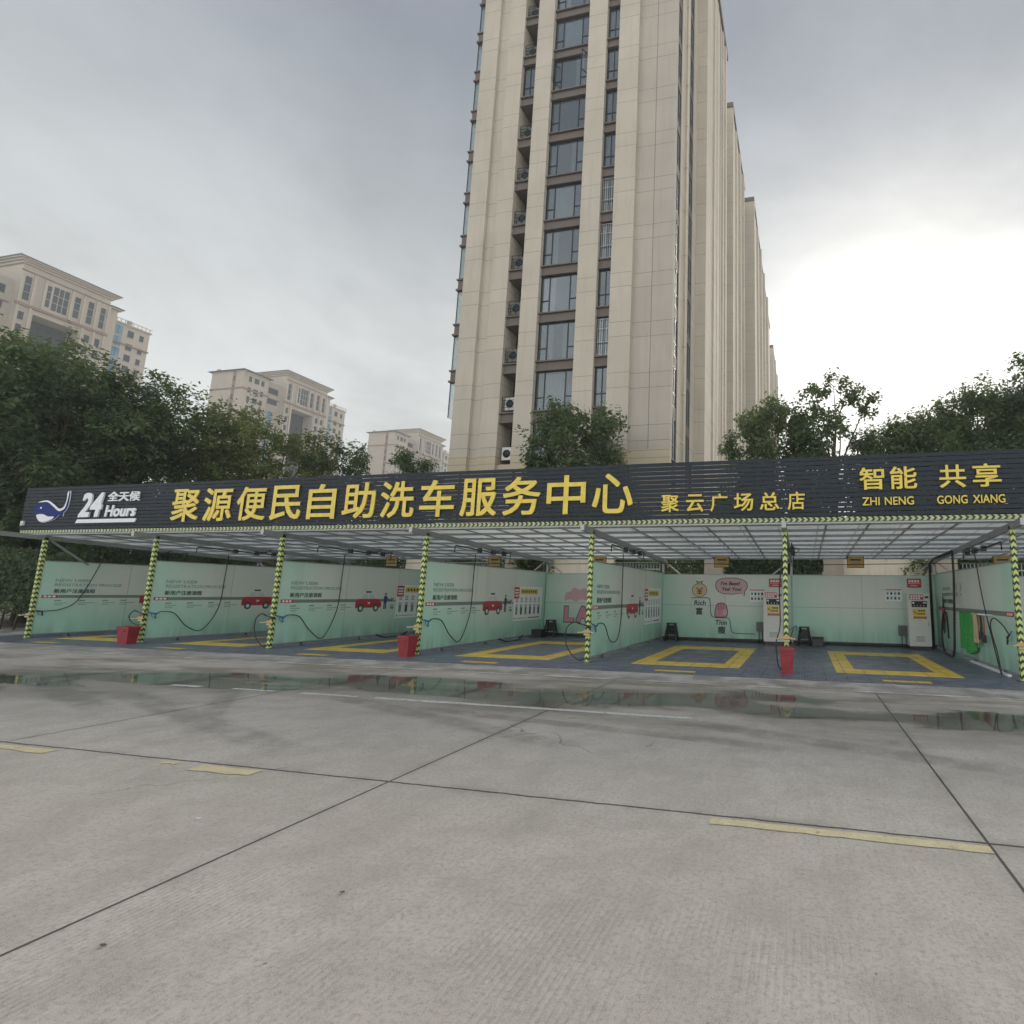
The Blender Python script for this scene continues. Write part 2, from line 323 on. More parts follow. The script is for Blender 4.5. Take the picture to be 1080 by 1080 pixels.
def mat_facade(name, base, alt, lo=.73, hi=1.59, vertical=None, pitch=2.98, lw=.022):
    """stone-paint render with the narrow scored courses of the facade"""
    m, nt, out = new_mat(name); P, x, y, z, g = pos(nt)
    n = noise(nt, P, .33, 6, .6); nf = noise(nt, P, 26, 3, .7)
    c = mixc(nt, ramp(nt, n, .3, .7), base, alt)
    c = mixc(nt, ramp(nt, nf, .35, .75, 0, .20), c, tuple(v*.6 for v in base))
    # panel-to-panel variation
    cell = val(nt, 'FLOOR', val(nt, 'DIVIDE', val(nt, 'SUBTRACT', z, lo), pitch)); cx = val(nt, 'FLOOR', val(nt, 'DIVIDE', val(nt, 'ADD', x, 7.94), 1.12)); cy = val(nt, 'FLOOR', val(nt, 'DIVIDE', y, 1.3))
    cb = nt.nodes.new('ShaderNodeCombineXYZ'); lk(nt, cell, cb.inputs[0]); lk(nt, cx, cb.inputs[1]); lk(nt, cy, cb.inputs[2])
    wn = nt.nodes.new('ShaderNodeTexWhiteNoise'); lk(nt, cb.outputs[0], wn.inputs['Vector'])
    c = mixc(nt, ramp(nt, wn.outputs[0], 0, 1, 0, .42, False), c, tuple(v*.8 for v in base))
    m1 = val(nt, 'MULTIPLY', val(nt, 'FRACT', val(nt, 'DIVIDE', val(nt, 'SUBTRACT', z, lo), pitch)), pitch)
    m2 = val(nt, 'MULTIPLY', val(nt, 'FRACT', val(nt, 'DIVIDE', val(nt, 'SUBTRACT', z, hi), pitch)), pitch)
    ln = val(nt, 'LESS_THAN', val(nt, 'MINIMUM', m1, m2), lw)
    if vertical is not None:
        ln = val(nt, 'MAXIMUM', ln, val(nt, 'LESS_THAN', val(nt, 'ABSOLUTE', val(nt, 'SUBTRACT', x, vertical)), .016))
    c = mixc(nt, val(nt, 'MULTIPLY', ln, .75), c, (.09, .075, .06))
    mp = nt.nodes.new('ShaderNodeMapping'); mp.inputs['Scale'].default_value = (1.6, 1.6, .12); lk(nt, P, mp.inputs[0])
    c = mixc(nt, ramp(nt, noise(nt, mp.outputs[0], 2, 6, .65), 0.46, .74, 0, .26), c, tuple(v*.6 for v in base))
    princ(nt, out, c, .85, 0, bump(nt, val(nt, 'SUBTRACT', nf, val(nt, 'MULTIPLY', ln, 3.)), .005, .5))
    return m
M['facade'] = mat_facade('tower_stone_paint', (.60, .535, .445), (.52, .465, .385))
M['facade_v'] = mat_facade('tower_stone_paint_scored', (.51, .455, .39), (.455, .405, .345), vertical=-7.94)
M['facade_low'] = mat_facade('tower_base_stone', (.60, .51, .37), (.53, .45, .32), lo=.2, hi=.62, pitch=.85)
M['taupe'] = simple('taupe_spandrel', (.15, .12, .105), .7, 0, .12, 2, .2)
M['frame'] = simple('window_frame_dark', (.014, .015, .017), .4, .2, .2, 4)
M['dullglass'] = simple('dull_side_glass', (.045, .055, .062), .5, 0, .3, 1.5)  # rough and opaque, so the side panes show no glints
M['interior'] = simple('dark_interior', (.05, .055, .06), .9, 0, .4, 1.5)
M['curtain'] = simple('curtain_fabric', (.80, .79, .74), .9, 0, .1, 5)
M['farwall'] = simple('far_beige_render', (.47, .41, .34), .85, 0, .08, .3, .15)
M['farband'] = simple('far_brown_band', (.26, .18, .14), .85, 0, .08, .3, .1)
M['farroof'] = simple('far_grey_roof', (.15, .155, .17), .8, 0, .1, .4)
M['farwin'] = simple('far_window_glass', (.04, .05, .06), .15, 0, .4, .4)
M['farblue'] = simple('far_blue_glass', (.13, .25, .33), .12, 0, .3, .4)
def mat_glass(name, tint, through, col=(.06, .075, .085)):
    m, nt, out = new_mat(name); P, x, y, z, g = pos(nt)
    p = princ(nt, None, mixc(nt, noise(nt, P, .4, 3), col, tuple(v*1.7 for v in col)), .04, 0, bump(nt, noise(nt, P, 1.2, 2), .01, .12), .45)
    t = nt.nodes.new('ShaderNodeBsdfTransparent'); t.inputs[0].default_value = (*tint, 1)
    oi = nt.nodes.new('ShaderNodeObjectInfo'); mx = nt.nodes.new('ShaderNodeMixShader'); lk(nt, ramp(nt, oi.outputs['Random'], 0, 1, through-.12, through+.18, False), mx.inputs[0])
    lk(nt, p.outputs[0], mx.inputs[1]); lk(nt, t.outputs[0], mx.inputs[2])
    gl = nt.nodes.new('ShaderNodeBsdfGlossy'); gl.inputs[0].default_value = (.75, .8, .82, 1); gl.inputs['Roughness'].default_value = .03
    m2 = nt.nodes.new('ShaderNodeMixShader'); lk(nt, ramp(nt, oi.outputs['Random'], 0, 1, .07, .17, False), m2.inputs[0])
    lk(nt, mx.outputs[0], m2.inputs[1]); lk(nt, gl.outputs[0], m2.inputs[2]); lk(nt, m2.outputs[0], out.inputs[0])
    return m
M['glass'] = mat_glass('window_glass', (.85, .90, .92), .55)
M['glass_light'] = mat_glass('bay_window_glass', (.88, .93, .92), .72, (.25, .3, .3))
def mat_leaf(name, c1, c2, c3):
    m, nt, out = new_mat(name); P, x, y, z, g = pos(nt)
    rnd = g.outputs['Random Per Island']
    c = mixc(nt, ramp(nt, rnd, 0, .6, 0, 1, False), c1, c2); c = mixc(nt, ramp(nt, rnd, .8, 1), c, c3)
    c = mixc(nt, ramp(nt, noise(nt, P, .7, 3), .35, .7, 0, .5), c, c1)
    c = mixc(nt, ramp(nt, noise(nt, P, .55, 2), .5, .72, 0, .55), c, c3)
    p = princ(nt, None, c, .5, 0, None, .35); t = nt.nodes.new('ShaderNodeBsdfTranslucent')
    lk(nt, mixc(nt, .4, c, (.16, .20, .03)), t.inputs[0]); mx = nt.nodes.new('ShaderNodeMixShader'); mx.inputs[0].default_value = .5
    lk(nt, p.outputs[0], mx.inputs[1]); lk(nt, t.outputs[0], mx.inputs[2]); lk(nt, mx.outputs[0], out.inputs[0]); return m
M['leaf'] = mat_leaf('leaves_mid_green', (.075, .125, .055), (.135, .195, .085), (.22, .26, .12))
M['leaf_dark'] = mat_leaf('leaves_dark_green', (.060, .100, .052), (.105, .155, .072), (.17, .21, .095))
M['leaf_yellow'] = mat_leaf('leaves_yellow_green', (.11, .155, .055), (.20, .24, .085), (.29, .31, .12))

# ------------------------------------------------------------------ mesh helpers
class MB:
    def __init__(s): s.v = []; s.f = []; s.m = []; s.mats = []; s.cur = 0; s.smooth = []; s.sm = False
    def mat(s, key):
        if key not in s.mats: s.mats.append(key)
        s.cur = s.mats.index(key); return s
    def add(s, vs, fs):
        if not s.mats: s.mat('steel')
        o = len(s.v); s.v += [tuple(p) for p in vs]
        for f in fs: s.f.append([i+o for i in f]); s.m.append(s.cur); s.smooth.append(s.sm)
        return s
    def box(s, x0, x1, y0, y1, z0, z1):
        vs = [(x, y, z) for x in (x0, x1) for y in (y0, y1) for z in (z0, z1)]
        return s.add(vs, [(0, 1, 3, 2), (4, 6, 7, 5), (0, 4, 5, 1), (2, 3, 7, 6), (0, 2, 6, 4), (1, 5, 7, 3)])
    def bbox(s, x0, x1, y0, y1, z0, z1, b=.01):
        """box with chamfered edges"""
        import bmesh
        bm = bmesh.new(); r = bmesh.ops.create_cube(bm, size=1)
        for v in bm.verts: v.co = Vector(((x0+x1)/2+v.co.x*(x1-x0), (y0+y1)/2+v.co.y*(y1-y0), (z0+z1)/2+v.co.z*(z1-z0)))
        bmesh.ops.bevel(bm, geom=list(bm.edges), offset=b, segments=2, affect='EDGES', profile=.5)
        bm.verts.index_update(); s.add([v.co[:] for v in bm.verts], [[v.index for v in f.verts] for f in bm.faces]); bm.free(); return s
    def beam(s, a, b, w, h, up=(0, 0, 1)):
        a = Vector(a); b = Vector(b); d = (b-a).normalized(); r = d.cross(Vector(up))
        if r.length < 1e-4: r = Vector((1, 0, 0))
        r.normalize(); u = r.cross(d).normalized(); vs = []
        for p in (a, b):
            for i, j in ((-1, -1), (1, -1), (1, 1), (-1, 1)): vs.append(p+r*(w/2*i)+u*(h/2*j))
        return s.add(vs, [(0, 1, 2, 3), (7, 6, 5, 4), (0, 4, 5, 1), (1, 5, 6, 2), (2, 6, 7, 3), (3, 7, 4, 0)])
    def tube(s, pts, r, n=8, taper=None, cap=True):
        pts = [Vector(p) for p in pts]; rr = taper or [r]*len(pts); rings = []; vs = []
        d = (pts[1]-pts[0]).normalized(); ref = Vector((0, 0, 1)) if abs(d.z) < .9 else Vector((1, 0, 0)); u = d.cross(ref).normalized()
        for i, p in enumerate(pts):
            d = (pts[min(i+1, len(pts)-1)]-pts[max(i-1, 0)]).normalized()
            u = (u-d*u.dot(d)).normalized(); w = d.cross(u)
            for k in range(n):
                a = 2*PI*k/n; vs.append(p+(u*math.cos(a)+w*math.sin(a))*rr[i])
        fs = []
        for i in range(len(pts)-1):
            for k in range(n): fs.append((i*n+k, i*n+(k+1) % n, (i+1)*n+(k+1) % n, (i+1)*n+k))
        if cap: fs.append(tuple(range(n))[::-1]); fs.append(tuple(range((len(pts)-1)*n, len(pts)*n)))
        sm = s.sm; s.sm = True; s.add(vs, fs); s.sm = sm; return s
    def prism(s, poly, z0, z1, axis='z'):
        n = len(poly); f = {'z': lambda a, b, c: (a, b, c), 'y': lambda a, b, c: (a, c, b), 'x': lambda a, b, c: (c, a, b)}[axis]
        vs = [f(a, b, z0) for a, b in poly]+[f(a, b, z1) for a, b in poly]
        return s.add(vs, [tuple(range(n))[::-1], tuple(range(n, 2*n))]+[(i, (i+1) % n, (i+1) % n+n, i+n) for i in range(n)])
    def build(s, name, parent=None, loc=(0, 0, 0), mats=None):
        me = bpy.data.meshes.new(name); me.from_pydata(s.v, [], s.f)
        for k in s.mats: me.materials.append(M[k])
        me.polygons.foreach_set('material_index', s.m); me.polygons.foreach_set('use_smooth', s.smooth); me.validate(); me.update()
        return link(name, me, parent, loc)
def link(name, me, parent=None, loc=(0, 0, 0)):
    o = bpy.data.objects.new(name, me); COL.objects.link(o); o.location = loc
    if parent is not None: o.parent = parent
    return o
def one(mat): return MB().mat(mat)
def spline(pts, n=10):
    P = [Vector(p) for p in pts]; P = [P[0]*2-P[1]]+P+[P[-1]*2-P[-2]]; out = []
    for i in range(1, len(P)-2):
        for k in range(n):
            t = k/n; a, b, c, d = P[i-1:i+3]
            out.append(.5*((2*b)+(c-a)*t+(2*a-5*b+4*c-d)*t*t+(3*b-a-3*c+d)*t**3))
    out.append(P[-2]); return out
def tag(o, label=None, cat=None, group=None, kind=None):
    if label: o['label'] = label
    if cat: o['category'] = cat
    if group: o['group'] = group
    if kind: o['kind'] = kind
    return o
def thing(name, label, cat, loc=(0, 0, 0), rz=0, group=None):
    o = bpy.data.objects.new(name, None); COL.objects.link(o); o.location = loc; o.rotation_euler = (0, 0, rz); o.empty_display_size = .2
    return tag(o, label, cat, group)
def copy_tree(o, parent=None):
    c = o.copy(); COL.objects.link(c); c.parent = parent
    for ch in list(o.children): copy_tree(ch, c)
    return c
def struct(o): o['kind'] = 'structure'; return o

# text as geometry (built-in fonts only)
_cache = {}
def text_geo(body, off=0., ext=0., shear=0.):
    key = (body, off, ext, shear)
    if key in _cache: return _cache[key]
    c = bpy.data.curves.new('lettering', 'FONT'); c.body = body; c.extrude = ext; c.shear = shear; c.resolution_u = 3
    o = bpy.data.objects.new('lettering', c); COL.objects.link(o)
    dg = bpy.context.evaluated_depsgraph_get(); dg.update()
    me = bpy.data.meshes.new_from_object(o.evaluated_get(dg))
    v = np.array([p.co[:] for p in me.vertices]); f = [tuple(p.vertices) for p in me.polygons]
    bpy.data.objects.remove(o); bpy.data.curves.remove(c); bpy.data.meshes.remove(me)
    if off:      # bold strokes: the glyph repeated round a small circle, each repeat a hair deeper than the last
        vs, fs = [], []; n0 = len(v)
        for i in range(9):
            a = 2*PI*i/8; w = v.copy()
            if i < 8: qx, qy = ((1, 0), (1, 1), (0, 1), (-1, 1), (-1, 0), (-1, -1), (0, -1), (1, -1))[i]; w[:, 0] += off*qx*.92; w[:, 1] += off*qy*.92
            w[:, 2] = w[:, 2]*(1 if ext else 0)+(-.012*i if ext else -.12*i)
            vs.append(w); fs += [tuple(j+n0*i for j in q) for q in f]
        v = np.vstack(vs); f = fs
    v[:, :2] -= v[:, :2].min(0); v[:, :2] /= v[:, :2].max(0)
    _cache[key] = (v, f); return v, f

class Flat:
    """draws flat printed shapes on a board: u runs to the reader's right, v up, layers stand proud by a millimetre or two each"""
    def __init__(s, mb, origin, U, N, V=(0, 0, 1)): s.mb = mb; s.o = Vector(origin); s.U = Vector(U); s.N = Vector(N); s.V = Vector(V)
    def p(s, u, v, l): return s.o+s.U*u+s.V*v+s.N*(.0025*l)
    def poly(s, pts, mat, l=1): s.mb.mat(mat).add([s.p(u, v, l) for u, v in pts], [tuple(range(len(pts)))]); return s
    def rect(s, u0, u1, v0, v1, mat, l=1): return s.poly([(u0, v0), (u1, v0), (u1, v1), (u0, v1)], mat, l)
    def disc(s, u, v, r, mat, l=1, ry=None, n=20): ry = ry or r; return s.poly([(u+r*math.cos(2*PI*k/n), v+ry*math.sin(2*PI*k/n)) for k in range(n)], mat, l)
    def line(s, pts, w, mat, l=1, closed=False):
        P = [Vector((a, b, 0)) for a, b in pts]
        if closed: P.append(P[0])
        for a, b in zip(P[:-1], P[1:]):
            d = (b-a)
            if d.length < 1e-6: continue
            n = Vector((-d.y, d.x, 0)).normalized()*w/2; e = d.normalized()*w*.25
            s.poly([((a-n-e).x, (a-n-e).y), ((b-n+e).x, (b-n+e).y), ((b+n+e).x, (b+n+e).y), ((a+n-e).x, (a+n-e).y)], mat, l)
        return s
    def text(s, body, u0, u1, v0, v1, mat, l=2, off=0., ext=0., shear=0.):
        v, f = text_geo(body, off, 0., shear)
        s.mb.mat(mat).add([s.p(u0+a*(u1-u0), v0+b*(v1-v0), l+c) for a, b, c in v], f); return s
def smooth_poly(pts, n=5):
    P = [Vector((a, b, 0)) for a, b in pts]; m = len(P); out = []
    for i in range(m):
        a, b, c, d = P[i-1], P[i], P[(i+1) % m], P[(i+2) % m]
        for k in range(n):
            t = k/n; q = .5*((2*b)+(c-a)*t+(2*a-5*b+4*c-d)*t*t+(3*b-a-3*c+d)*t**3); out.append((q.x, q.y))
    return out

# ------------------------------------------------------------------ plan
PX = [-22.289+4.387*i for i in range(8)]      # post lines
FY, BY = 11.665, 18.2                          # front posts, back wall
BAY = ['far left bay', 'second bay from the left', 'third bay from the left', 'bay with the pink letters', 'bay with the money bag mural', 'right bay with the towel rail']

# ------------------------------------------------------------------ ground
g = one('concrete'); g.add([(-700, -300, 0), (500, -300, 0), (500, 900, 0), (-700, 900, 0)], [(0, 1, 2, 3)])
struct(g.build('ground'))
w = one('water'); w.add([(-26, 4.4, .004), (9, 4.4, .004), (9, 9.65, .004), (-26, 9.65, .004)], [(0, 1, 2, 3)])
struct(w.build('puddle'))
a = one('apron'); a.box(-30, 12, 9.66, 10.56, -.05, .012); a.box(-30, 12, 10.56, 18.6, -.05, .008)
struct(a.build('concrete_apron'))
fl = struct(one('tile_blue').box(-23.9, 12, 10.6, 18.15, 0.0, .02).build('bay_floor'))
for k in range(6):
    cx = (PX[k]+PX[k+1])/2
    m = one('tile_yellow'); x0, x1, y0, y1 = cx-1.2, cx+1.2, 11.76, 16.15
    z0, z1 = .018, .0245
    m.box(x0, x1, y0, y0+.6, z0, z1); m.box(x0, x1, y1-.75, y1, z0, z1); m.box(x0, x0+.4, y0+.6, y1-.75, z0, z1); m.box(x1-.4, x1, y0+.6, y1-.75, z0, z1)
    m.build('yellow_tile_frame', fl)
    one('tile_yellow').box(cx-.42, cx+.42, 10.8, 10.99, z0, z1).build('yellow_tile_bar', fl)
def stripe(x0, x1, y0, y1, mat, name, n=14, j=.007):
    top = [(x0+(x1-x0)*i/n, y1+random.uniform(-j, j)*.5) for i in range(n+1)]; bot = [(x0+(x1-x0)*i/n, y0+random.uniform(-j, j)) for i in range(n+1)]
    m = one(mat); m.add([(a, b, .0045) for a, b in bot]+[(a, b, .0045) for a, b in top], [(i, i+1, n+2+i, n+1+i) for i in range(n)])
    o = struct(m.build(name)); o['group'] = 'worn painted lines on the concrete'; return o
stripe(-.66, 1.12, 3.915, 4.015, 'paint_yellow', 'painted_line')
stripe(-5.2, -4.56, 3.88, 4.02, 'paint_yellow', 'painted_line', 6, .03)
stripe(-5.62, -5.45, 3.95, 4.01, 'paint_yellow', 'painted_line', 3, .02)
stripe(-8.6, -6.95, 3.88, 4.0, 'paint_yellow', 'painted_line', 8, .03)
for i_, (xa, xb) in enumerate(((-8.7, -7.9), (-7.4, -6.4), (-6.1, -1.4), (-9.9, -9.3))): stripe(xa, xb, 6.95-.01*i_, 7.03, 'paint_white', 'painted_line', 20)

# ------------------------------------------------------------------ canopy
def zr(y): return 3.13-(y-10.9)*.040           # underside of the roof sheet
can = thing('car_wash_canopy', 'long low steel canopy with white translucent roof on chevron taped posts', 'canopy', (0, FY, 0))
L = lambda m, n, **k: m.build(n, can, (0, -FY, 0))
XL, XR = -23.2, 8.7
sh = one('sheet'); N_ = 1
sh.add([(XL, 11.72, zr(11.72)+.02), (XR, 11.72, zr(11.72)+.02), (XR, 18.75, zr(18.75)+.02), (XL, 18.75, zr(18.75)+.02), (XL, 11.72, zr(11.72)+.03), (XR, 11.72, zr(11.72)+.03), (XR, 18.75, zr(18.75)+.03), (XL, 18.75, zr(18.75)+.03)],
       [(0, 3, 2, 1), (4, 5, 6, 7), (0, 1, 5, 4), (2, 3, 7, 6), (1, 2, 6, 5), (3, 0, 4, 7)])
sh.build('roof_sheet', can, (0, -FY, 0))
for i in range(9):
    y = 11.78+.86*i
    one('steel').box(XL, XR, y-.022, y+.022, zr(y)-.045, zr(y)+.012).build('purlin', can, (0, -FY, 0))
for k in range(8):
    yf = 9.2 if k == 0 else 11.08
    one('steel').beam((PX[k], yf, zr(yf)-.135), (PX[k], 18.7, zr(18.7)-.135), .09, .13).build('rafter', can, (0, -FY, 0))
    if k < 7:
        for j in range(1, 5):
            x = PX[k]+j*.8774
            one('steel').beam((x, 11.6, zr(11.6)-.012), (x, 18.7, zr(18.7)-.012), .04, .03).build('sheet_batten', can, (0, -FY, 0))
for k in range(8):
    p = one('chev_post').box(-.045, .045, -.045, .045, 0, 3.1-.14).build('post', can, (PX[k], 0, .02))
    one('darksteel').box(-.09, .09, -.09, .09, 0, .012).build('base_plate', p)
    r = one('steel').box(PX[k]-.04, PX[k]+.04, 18.28, 18.36, 0, zr(18.3)-.2).build('rear_post', can, (0, -FY, 0))
    for sg in ((-1, 1) if 0 < k < 7 else ((1,) if k == 0 else (-1,))):
        if (k, sg) in ((5, 1), (4, -1)): continue
        one('steel').beam((PX[k], 18.24, 2.72), (PX[k]+sg*.75, 18.24, 2.14), .045, .045, (0, 1, 0)).build('corner_brace', can, (0, -FY, 0))
one('steel').beam((PX[0]+.02, FY+.1, 2.9), (PX[0]+.02, FY+1.1, 2.2), .05, .05, (1, 0, 0)).build('corner_brace', can, (0, -FY, 0))
one('chev_strip').box(XL-16, XR-16, -.014, .014, -.045, .045).build('chevron_strip', can, (16, 11.555-FY, 3.145))
one('steel').box(XL, XR, 11.575, 11.60, 3.06, 3.18).build('front_rail', can, (0, -FY, 0))
# thin cables strung below the rear edge
cb = one('black'); cb.tube(spline([(-23, 18.0, 2.62), (-18, 17.95, 2.55), (-13.6, 18.0, 2.6), (-9.2, 17.9, 2.56), (-4.8, 18.0, 2.6), (-.5, 17.95, 2.55), (4, 18.0, 2.6), (8, 18.0, 2.6)], 6), .012, 5)
cb.build('cable', can, (0, -FY, 0))

# ------------------------------------------------------------------ sign board
SY = 11.575
sb = thing('sign_board', 'dark slatted board along the canopy front with yellow lettering and a blue whale emblem', 'sign', (-7.3, SY, 3.2))
B = lambda m, n: m.build(n, sb, (7.3, -SY, -3.2))
SL, SR = -23.3, 8.7
for i in range(13):
    z = 3.215+i*.1005
    ob = one('slat').box(SL, SR, SY, SY+.028, z, z+.086-.005*(i % 3 == 0)); B(ob, 'slat')
for x in np.arange(SL+.4, SR, 1.462): B(one('darksteel').box(x-.025, x+.025, SY+.031, SY+.065, 3.2, 4.5), 'upright')
def letter(body, x0, x1, z0, z1, mat, off=.02, depth=.03, shear=0., name='letter'):
    v, f = text_geo(body, off, 1., shear)
    m = one(mat); y0 = SY-.012
    m.add([(x0+a*(x1-x0), y0-(c+1)/2*depth, z0+b*(z1-z0)) for a, b, c in v], f)
    return B(m, name)
for i, ch in enumerate('聚源便民自助洗车服务中心'):
    cx = -16.86+1.148*i; wd = .88 if ch == '自' else .98
    letter(ch, cx-wd/2, cx+wd/2, 3.36, 4.29, 'gold', .015, .03)
for ch, x0, x1 in zip('聚云广场总店', (-3.07, -2.50, -1.95, -1.43, -.87, -.28), (-2.66, -2.1, -1.57, -1.01, -.46, .08)):
    letter(ch, x0, x1, 3.36, 3.75, 'gold', .014, .03)
for ch, x0, x1 in zip('智能共享', (1.2, 1.80, 2.74, 3.36), (1.69, 2.32, 3.24, 3.88)):
    letter(ch, x0, x1, 3.75, 4.22, 'gold', .014, .03)
def word(body, x0, x1, z0, z1, mat, off, depth=.03, shear=0.): letter(body, x0, x1, z0, z1, mat, off, depth, shear, 'lettering')
word('ZHI', 1.24, 1.58, 3.42, 3.59, 'gold', .010); word('NENG', 1.68, 2.24, 3.42, 3.59, 'gold', .010)
word('GONG', 2.68, 3.24, 3.42, 3.59, 'gold', .010); word('XIANG', 3.34, 3.92, 3.42, 3.59, 'gold', .010)
word('24', -20.90, -20.0, 3.55, 4.28, 'white', .035, .04, .2)
word('全天候', -19.84, -18.60, 4.00, 4.29, 'white', .028, .03)
word('Hours', -19.86, -18.68, 3.55, 3.89, 'white', .03, .03, .1)
m = one('white'); m.prism([(-20.98, 3.38), (-18.66, 3.38), (-18.62, 3.49), (-20.92, 3.49)], SY-.035, SY-.008, 'y'); B(m, 'underline_bar')
wx = lambda px: -22.8+(px-215)*.00628
wz = lambda py: 4.33-(py-100)*.005
body = [(215, 190), (246, 156), (300, 152), (342, 178), (382, 204), (408, 196), (421, 155), (420, 112), (431, 98), (436, 150), (430, 200), (412, 226), (414, 244), (398, 240), (382, 240), (360, 262), (330, 272), (296, 279), (262, 270), (240, 240), (220, 216)]
belly = [(240, 236), (282, 231), (320, 246), (358, 248), (350, 262), (326, 272), (294, 278), (262, 269)]
hl = [(238, 158), (262, 150), (302, 148), (345, 172), (384, 199), (411, 190), (423, 150), (421, 106), (430, 97), (429, 150), (420, 198), (396, 214), (376, 211), (340, 184), (300, 158), (262, 157)]
m = MB()
m.mat('white').prism([(wx(a), wz(b)) for a, b in smooth_poly([((a-325)*1.03+325, (b-200)*1.04+200) for a, b in body])], SY-.016, SY-.006, 'y')
m.mat('navy').prism([(wx(a), wz(b)) for a, b in smooth_poly(body)], SY-.030, SY-.018, 'y')
m.mat('white').prism([(wx(a), wz(b)) for a, b in smooth_poly(belly)], SY-.036, SY-.031, 'y')
m.prism([(wx(a), wz(b)) for a, b in smooth_poly(hl)], SY-.036, SY-.031, 'y')
m.prism([(wx(262+5*math.cos(t)), wz(192+6*math.sin(t))) for t in np.linspace(0, 2*PI, 12, False)], SY-.036, SY-.031, 'y')
B(m, 'whale_emblem')
# junction box at the left end of the board
jb = thing('junction_box', 'small pale electrical box fixed to the left end of the slatted sign board', 'electrical box', (-23.16, SY-.03, 3.34))
one('kiosk').bbox(-.06, .06, -.03, .025, 0, .14, .006).build('case', jb); one('darksteel').box(-.035, .035, -.034, -.031, .03, .05).build('latch', jb)

# ------------------------------------------------------------------ printed artwork
def car_art(F, u, v, s=1.):
    q = lambda a, b: (u+a*s, v+b*s)
    F.poly([q(*p) for p in ((-.52, .10), (.52, .10), (.54, .22), (.47, .34), (.34, .38), (-.40, .38), (-.52, .32))], 'ink_red', 2)
    F.poly([q(*p) for p in ((-.38, .38), (.32, .38), (.20, .56), (-.26, .56))], 'ink_white', 2)
    F.poly([q(*p) for p in ((-.33, .385), (-.05, .385), (-.05, .53), (-.24, .53))], 'ink_pale', 3)
    F.poly([q(*p) for p in ((-.01, .385), (.26, .385), (.17, .53), (-.01, .53))], 'ink_pale', 3)
    F.rect(*[u-.14*s, u+.08*s, v+.57*s, v+.62*s], 'ink_dark', 2)
    F.rect(u-.5*s, u+.5*s, v+.2*s, v+.215*s, 'ink_dark', 3)
    F.poly([q(*p) for p in ((-.06, .31), (-.01, .25), (.03, .29), (.07, .25), (.03, .22), (-.02, .21))], 'ink_white', 3)
    for c in (-.31, .31): F.disc(*q(c, .09), .115*s, 'ink_dark', 3); F.disc(*q(c, .09), .06*s, 'ink_pale', 4)
def person_art(F, u, v):
    F.disc(u, v+.49, .04, 'ink_navy', 2); F.rect(u-.02, u+.02, v+.53, v+.57, 'ink_pale', 2)
    F.poly([(u-.07, v+.43), (u+.07, v+.43), (u+.06, v+.2), (u-.06, v+.2)], 'ink_navy', 2)
    F.rect(u-.06, u-.01, v, v+.2, 'ink_navy', 2); F.rect(u+.01, u+.06, v, v+.2, 'ink_navy', 2)
    F.line([(u+.06, v+.4), (u+.16, v+.27)], .03, 'ink_navy', 2)
def icons_art(F, u, v):
    F.line([(u-.05, v+.27), (u+.07, v+.27), (u+.07, v+.37), (u-.05, v+.37)], .02, 'ink_navy', 3, True)
    F.rect(u-.07, u+.09, v+.12, v+.15, 'ink_grey', 2); F.rect(u-.05, u+.11, v+.02, v+.09, 'ink_grey', 2); F.rect(u+.12, u+.17, v+.24, v+.32, 'ink_road', 2)
def route_art(F, rev=False, with_car=True):
    # u: metres from the reader's left end of the 6.45 m board
    if not rev:
        F.text('NEW USER', .31, 1.14, 1.665, 1.755, 'ink_soft', 2, .010); F.text('REGISTRATION PROCESS', .31, 1.97, 1.535, 1.62, 'ink_soft', 2, .010)
        F.text('新用户注册流程', .31, 1.30, 1.32, 1.45, 'ink_dark', 2, .022)
        F.rect(.06, 4.1, 1.175, 1.265, 'ink_road', 1)
        F.rect(.06, .42, 1.175, 1.265, 'ink_red', 2)
        for i in range(3): F.rect(.10+i*.1, .17+i*.1, 1.195, 1.245, 'ink_white', 3)
        for i, u in enumerate((.36, .93, 1.52, 2.0)):
            F.rect(u, u+.16, 1.075, 1.105, 'ink_grey', 1); F.rect(u, u+(.3, .42, .34, .4)[i], 1.01, 1.03, 'ink_soft', 1); F.rect(u, u+.2, .955, .975, 'ink_soft', 1)
        car_art(F, 3.06, .89); person_art(F, 3.76, .93); icons_art(F, 4.05, .92)
    else:
        F.text('NEW USER', .95, 1.75, 1.77, 1.86, 'ink_soft', 2, .010); F.text('REGISTRATION PROCESS', .95, 2.5, 1.61, 1.70, 'ink_soft', 2, .010)
        F.text('新用户注册流程', .95, 1.95, 1.40, 1.53, 'ink_dark', 2, .022)
        F.rect(.3, 6.35, 1.20, 1.30, 'ink_road', 1); F.rect(5.95, 6.35, 1.20, 1.30, 'ink_red', 2)
        for i in range(3): F.rect(6.0+i*.1, 6.07+i*.1, 1.225, 1.275, 'ink_white', 3)
        for i, u in enumerate((1.0, 2.0, 2.5, 3.0)):
            F.rect(u, u+.18, 1.08, 1.11, 'ink_grey', 1); F.rect(u, u+.3, .99, 1.01, 'ink_soft', 1); F.rect(u, u+.22, .9, .92, 'ink_soft', 1)
        for u in (2.35, 2.75): F.rect(u, u+.05, 1.75, 1.95, 'ink_grey', 1); F.rect(u-.02, u+.07, 1.62, 1.68, 'ink_soft', 1)
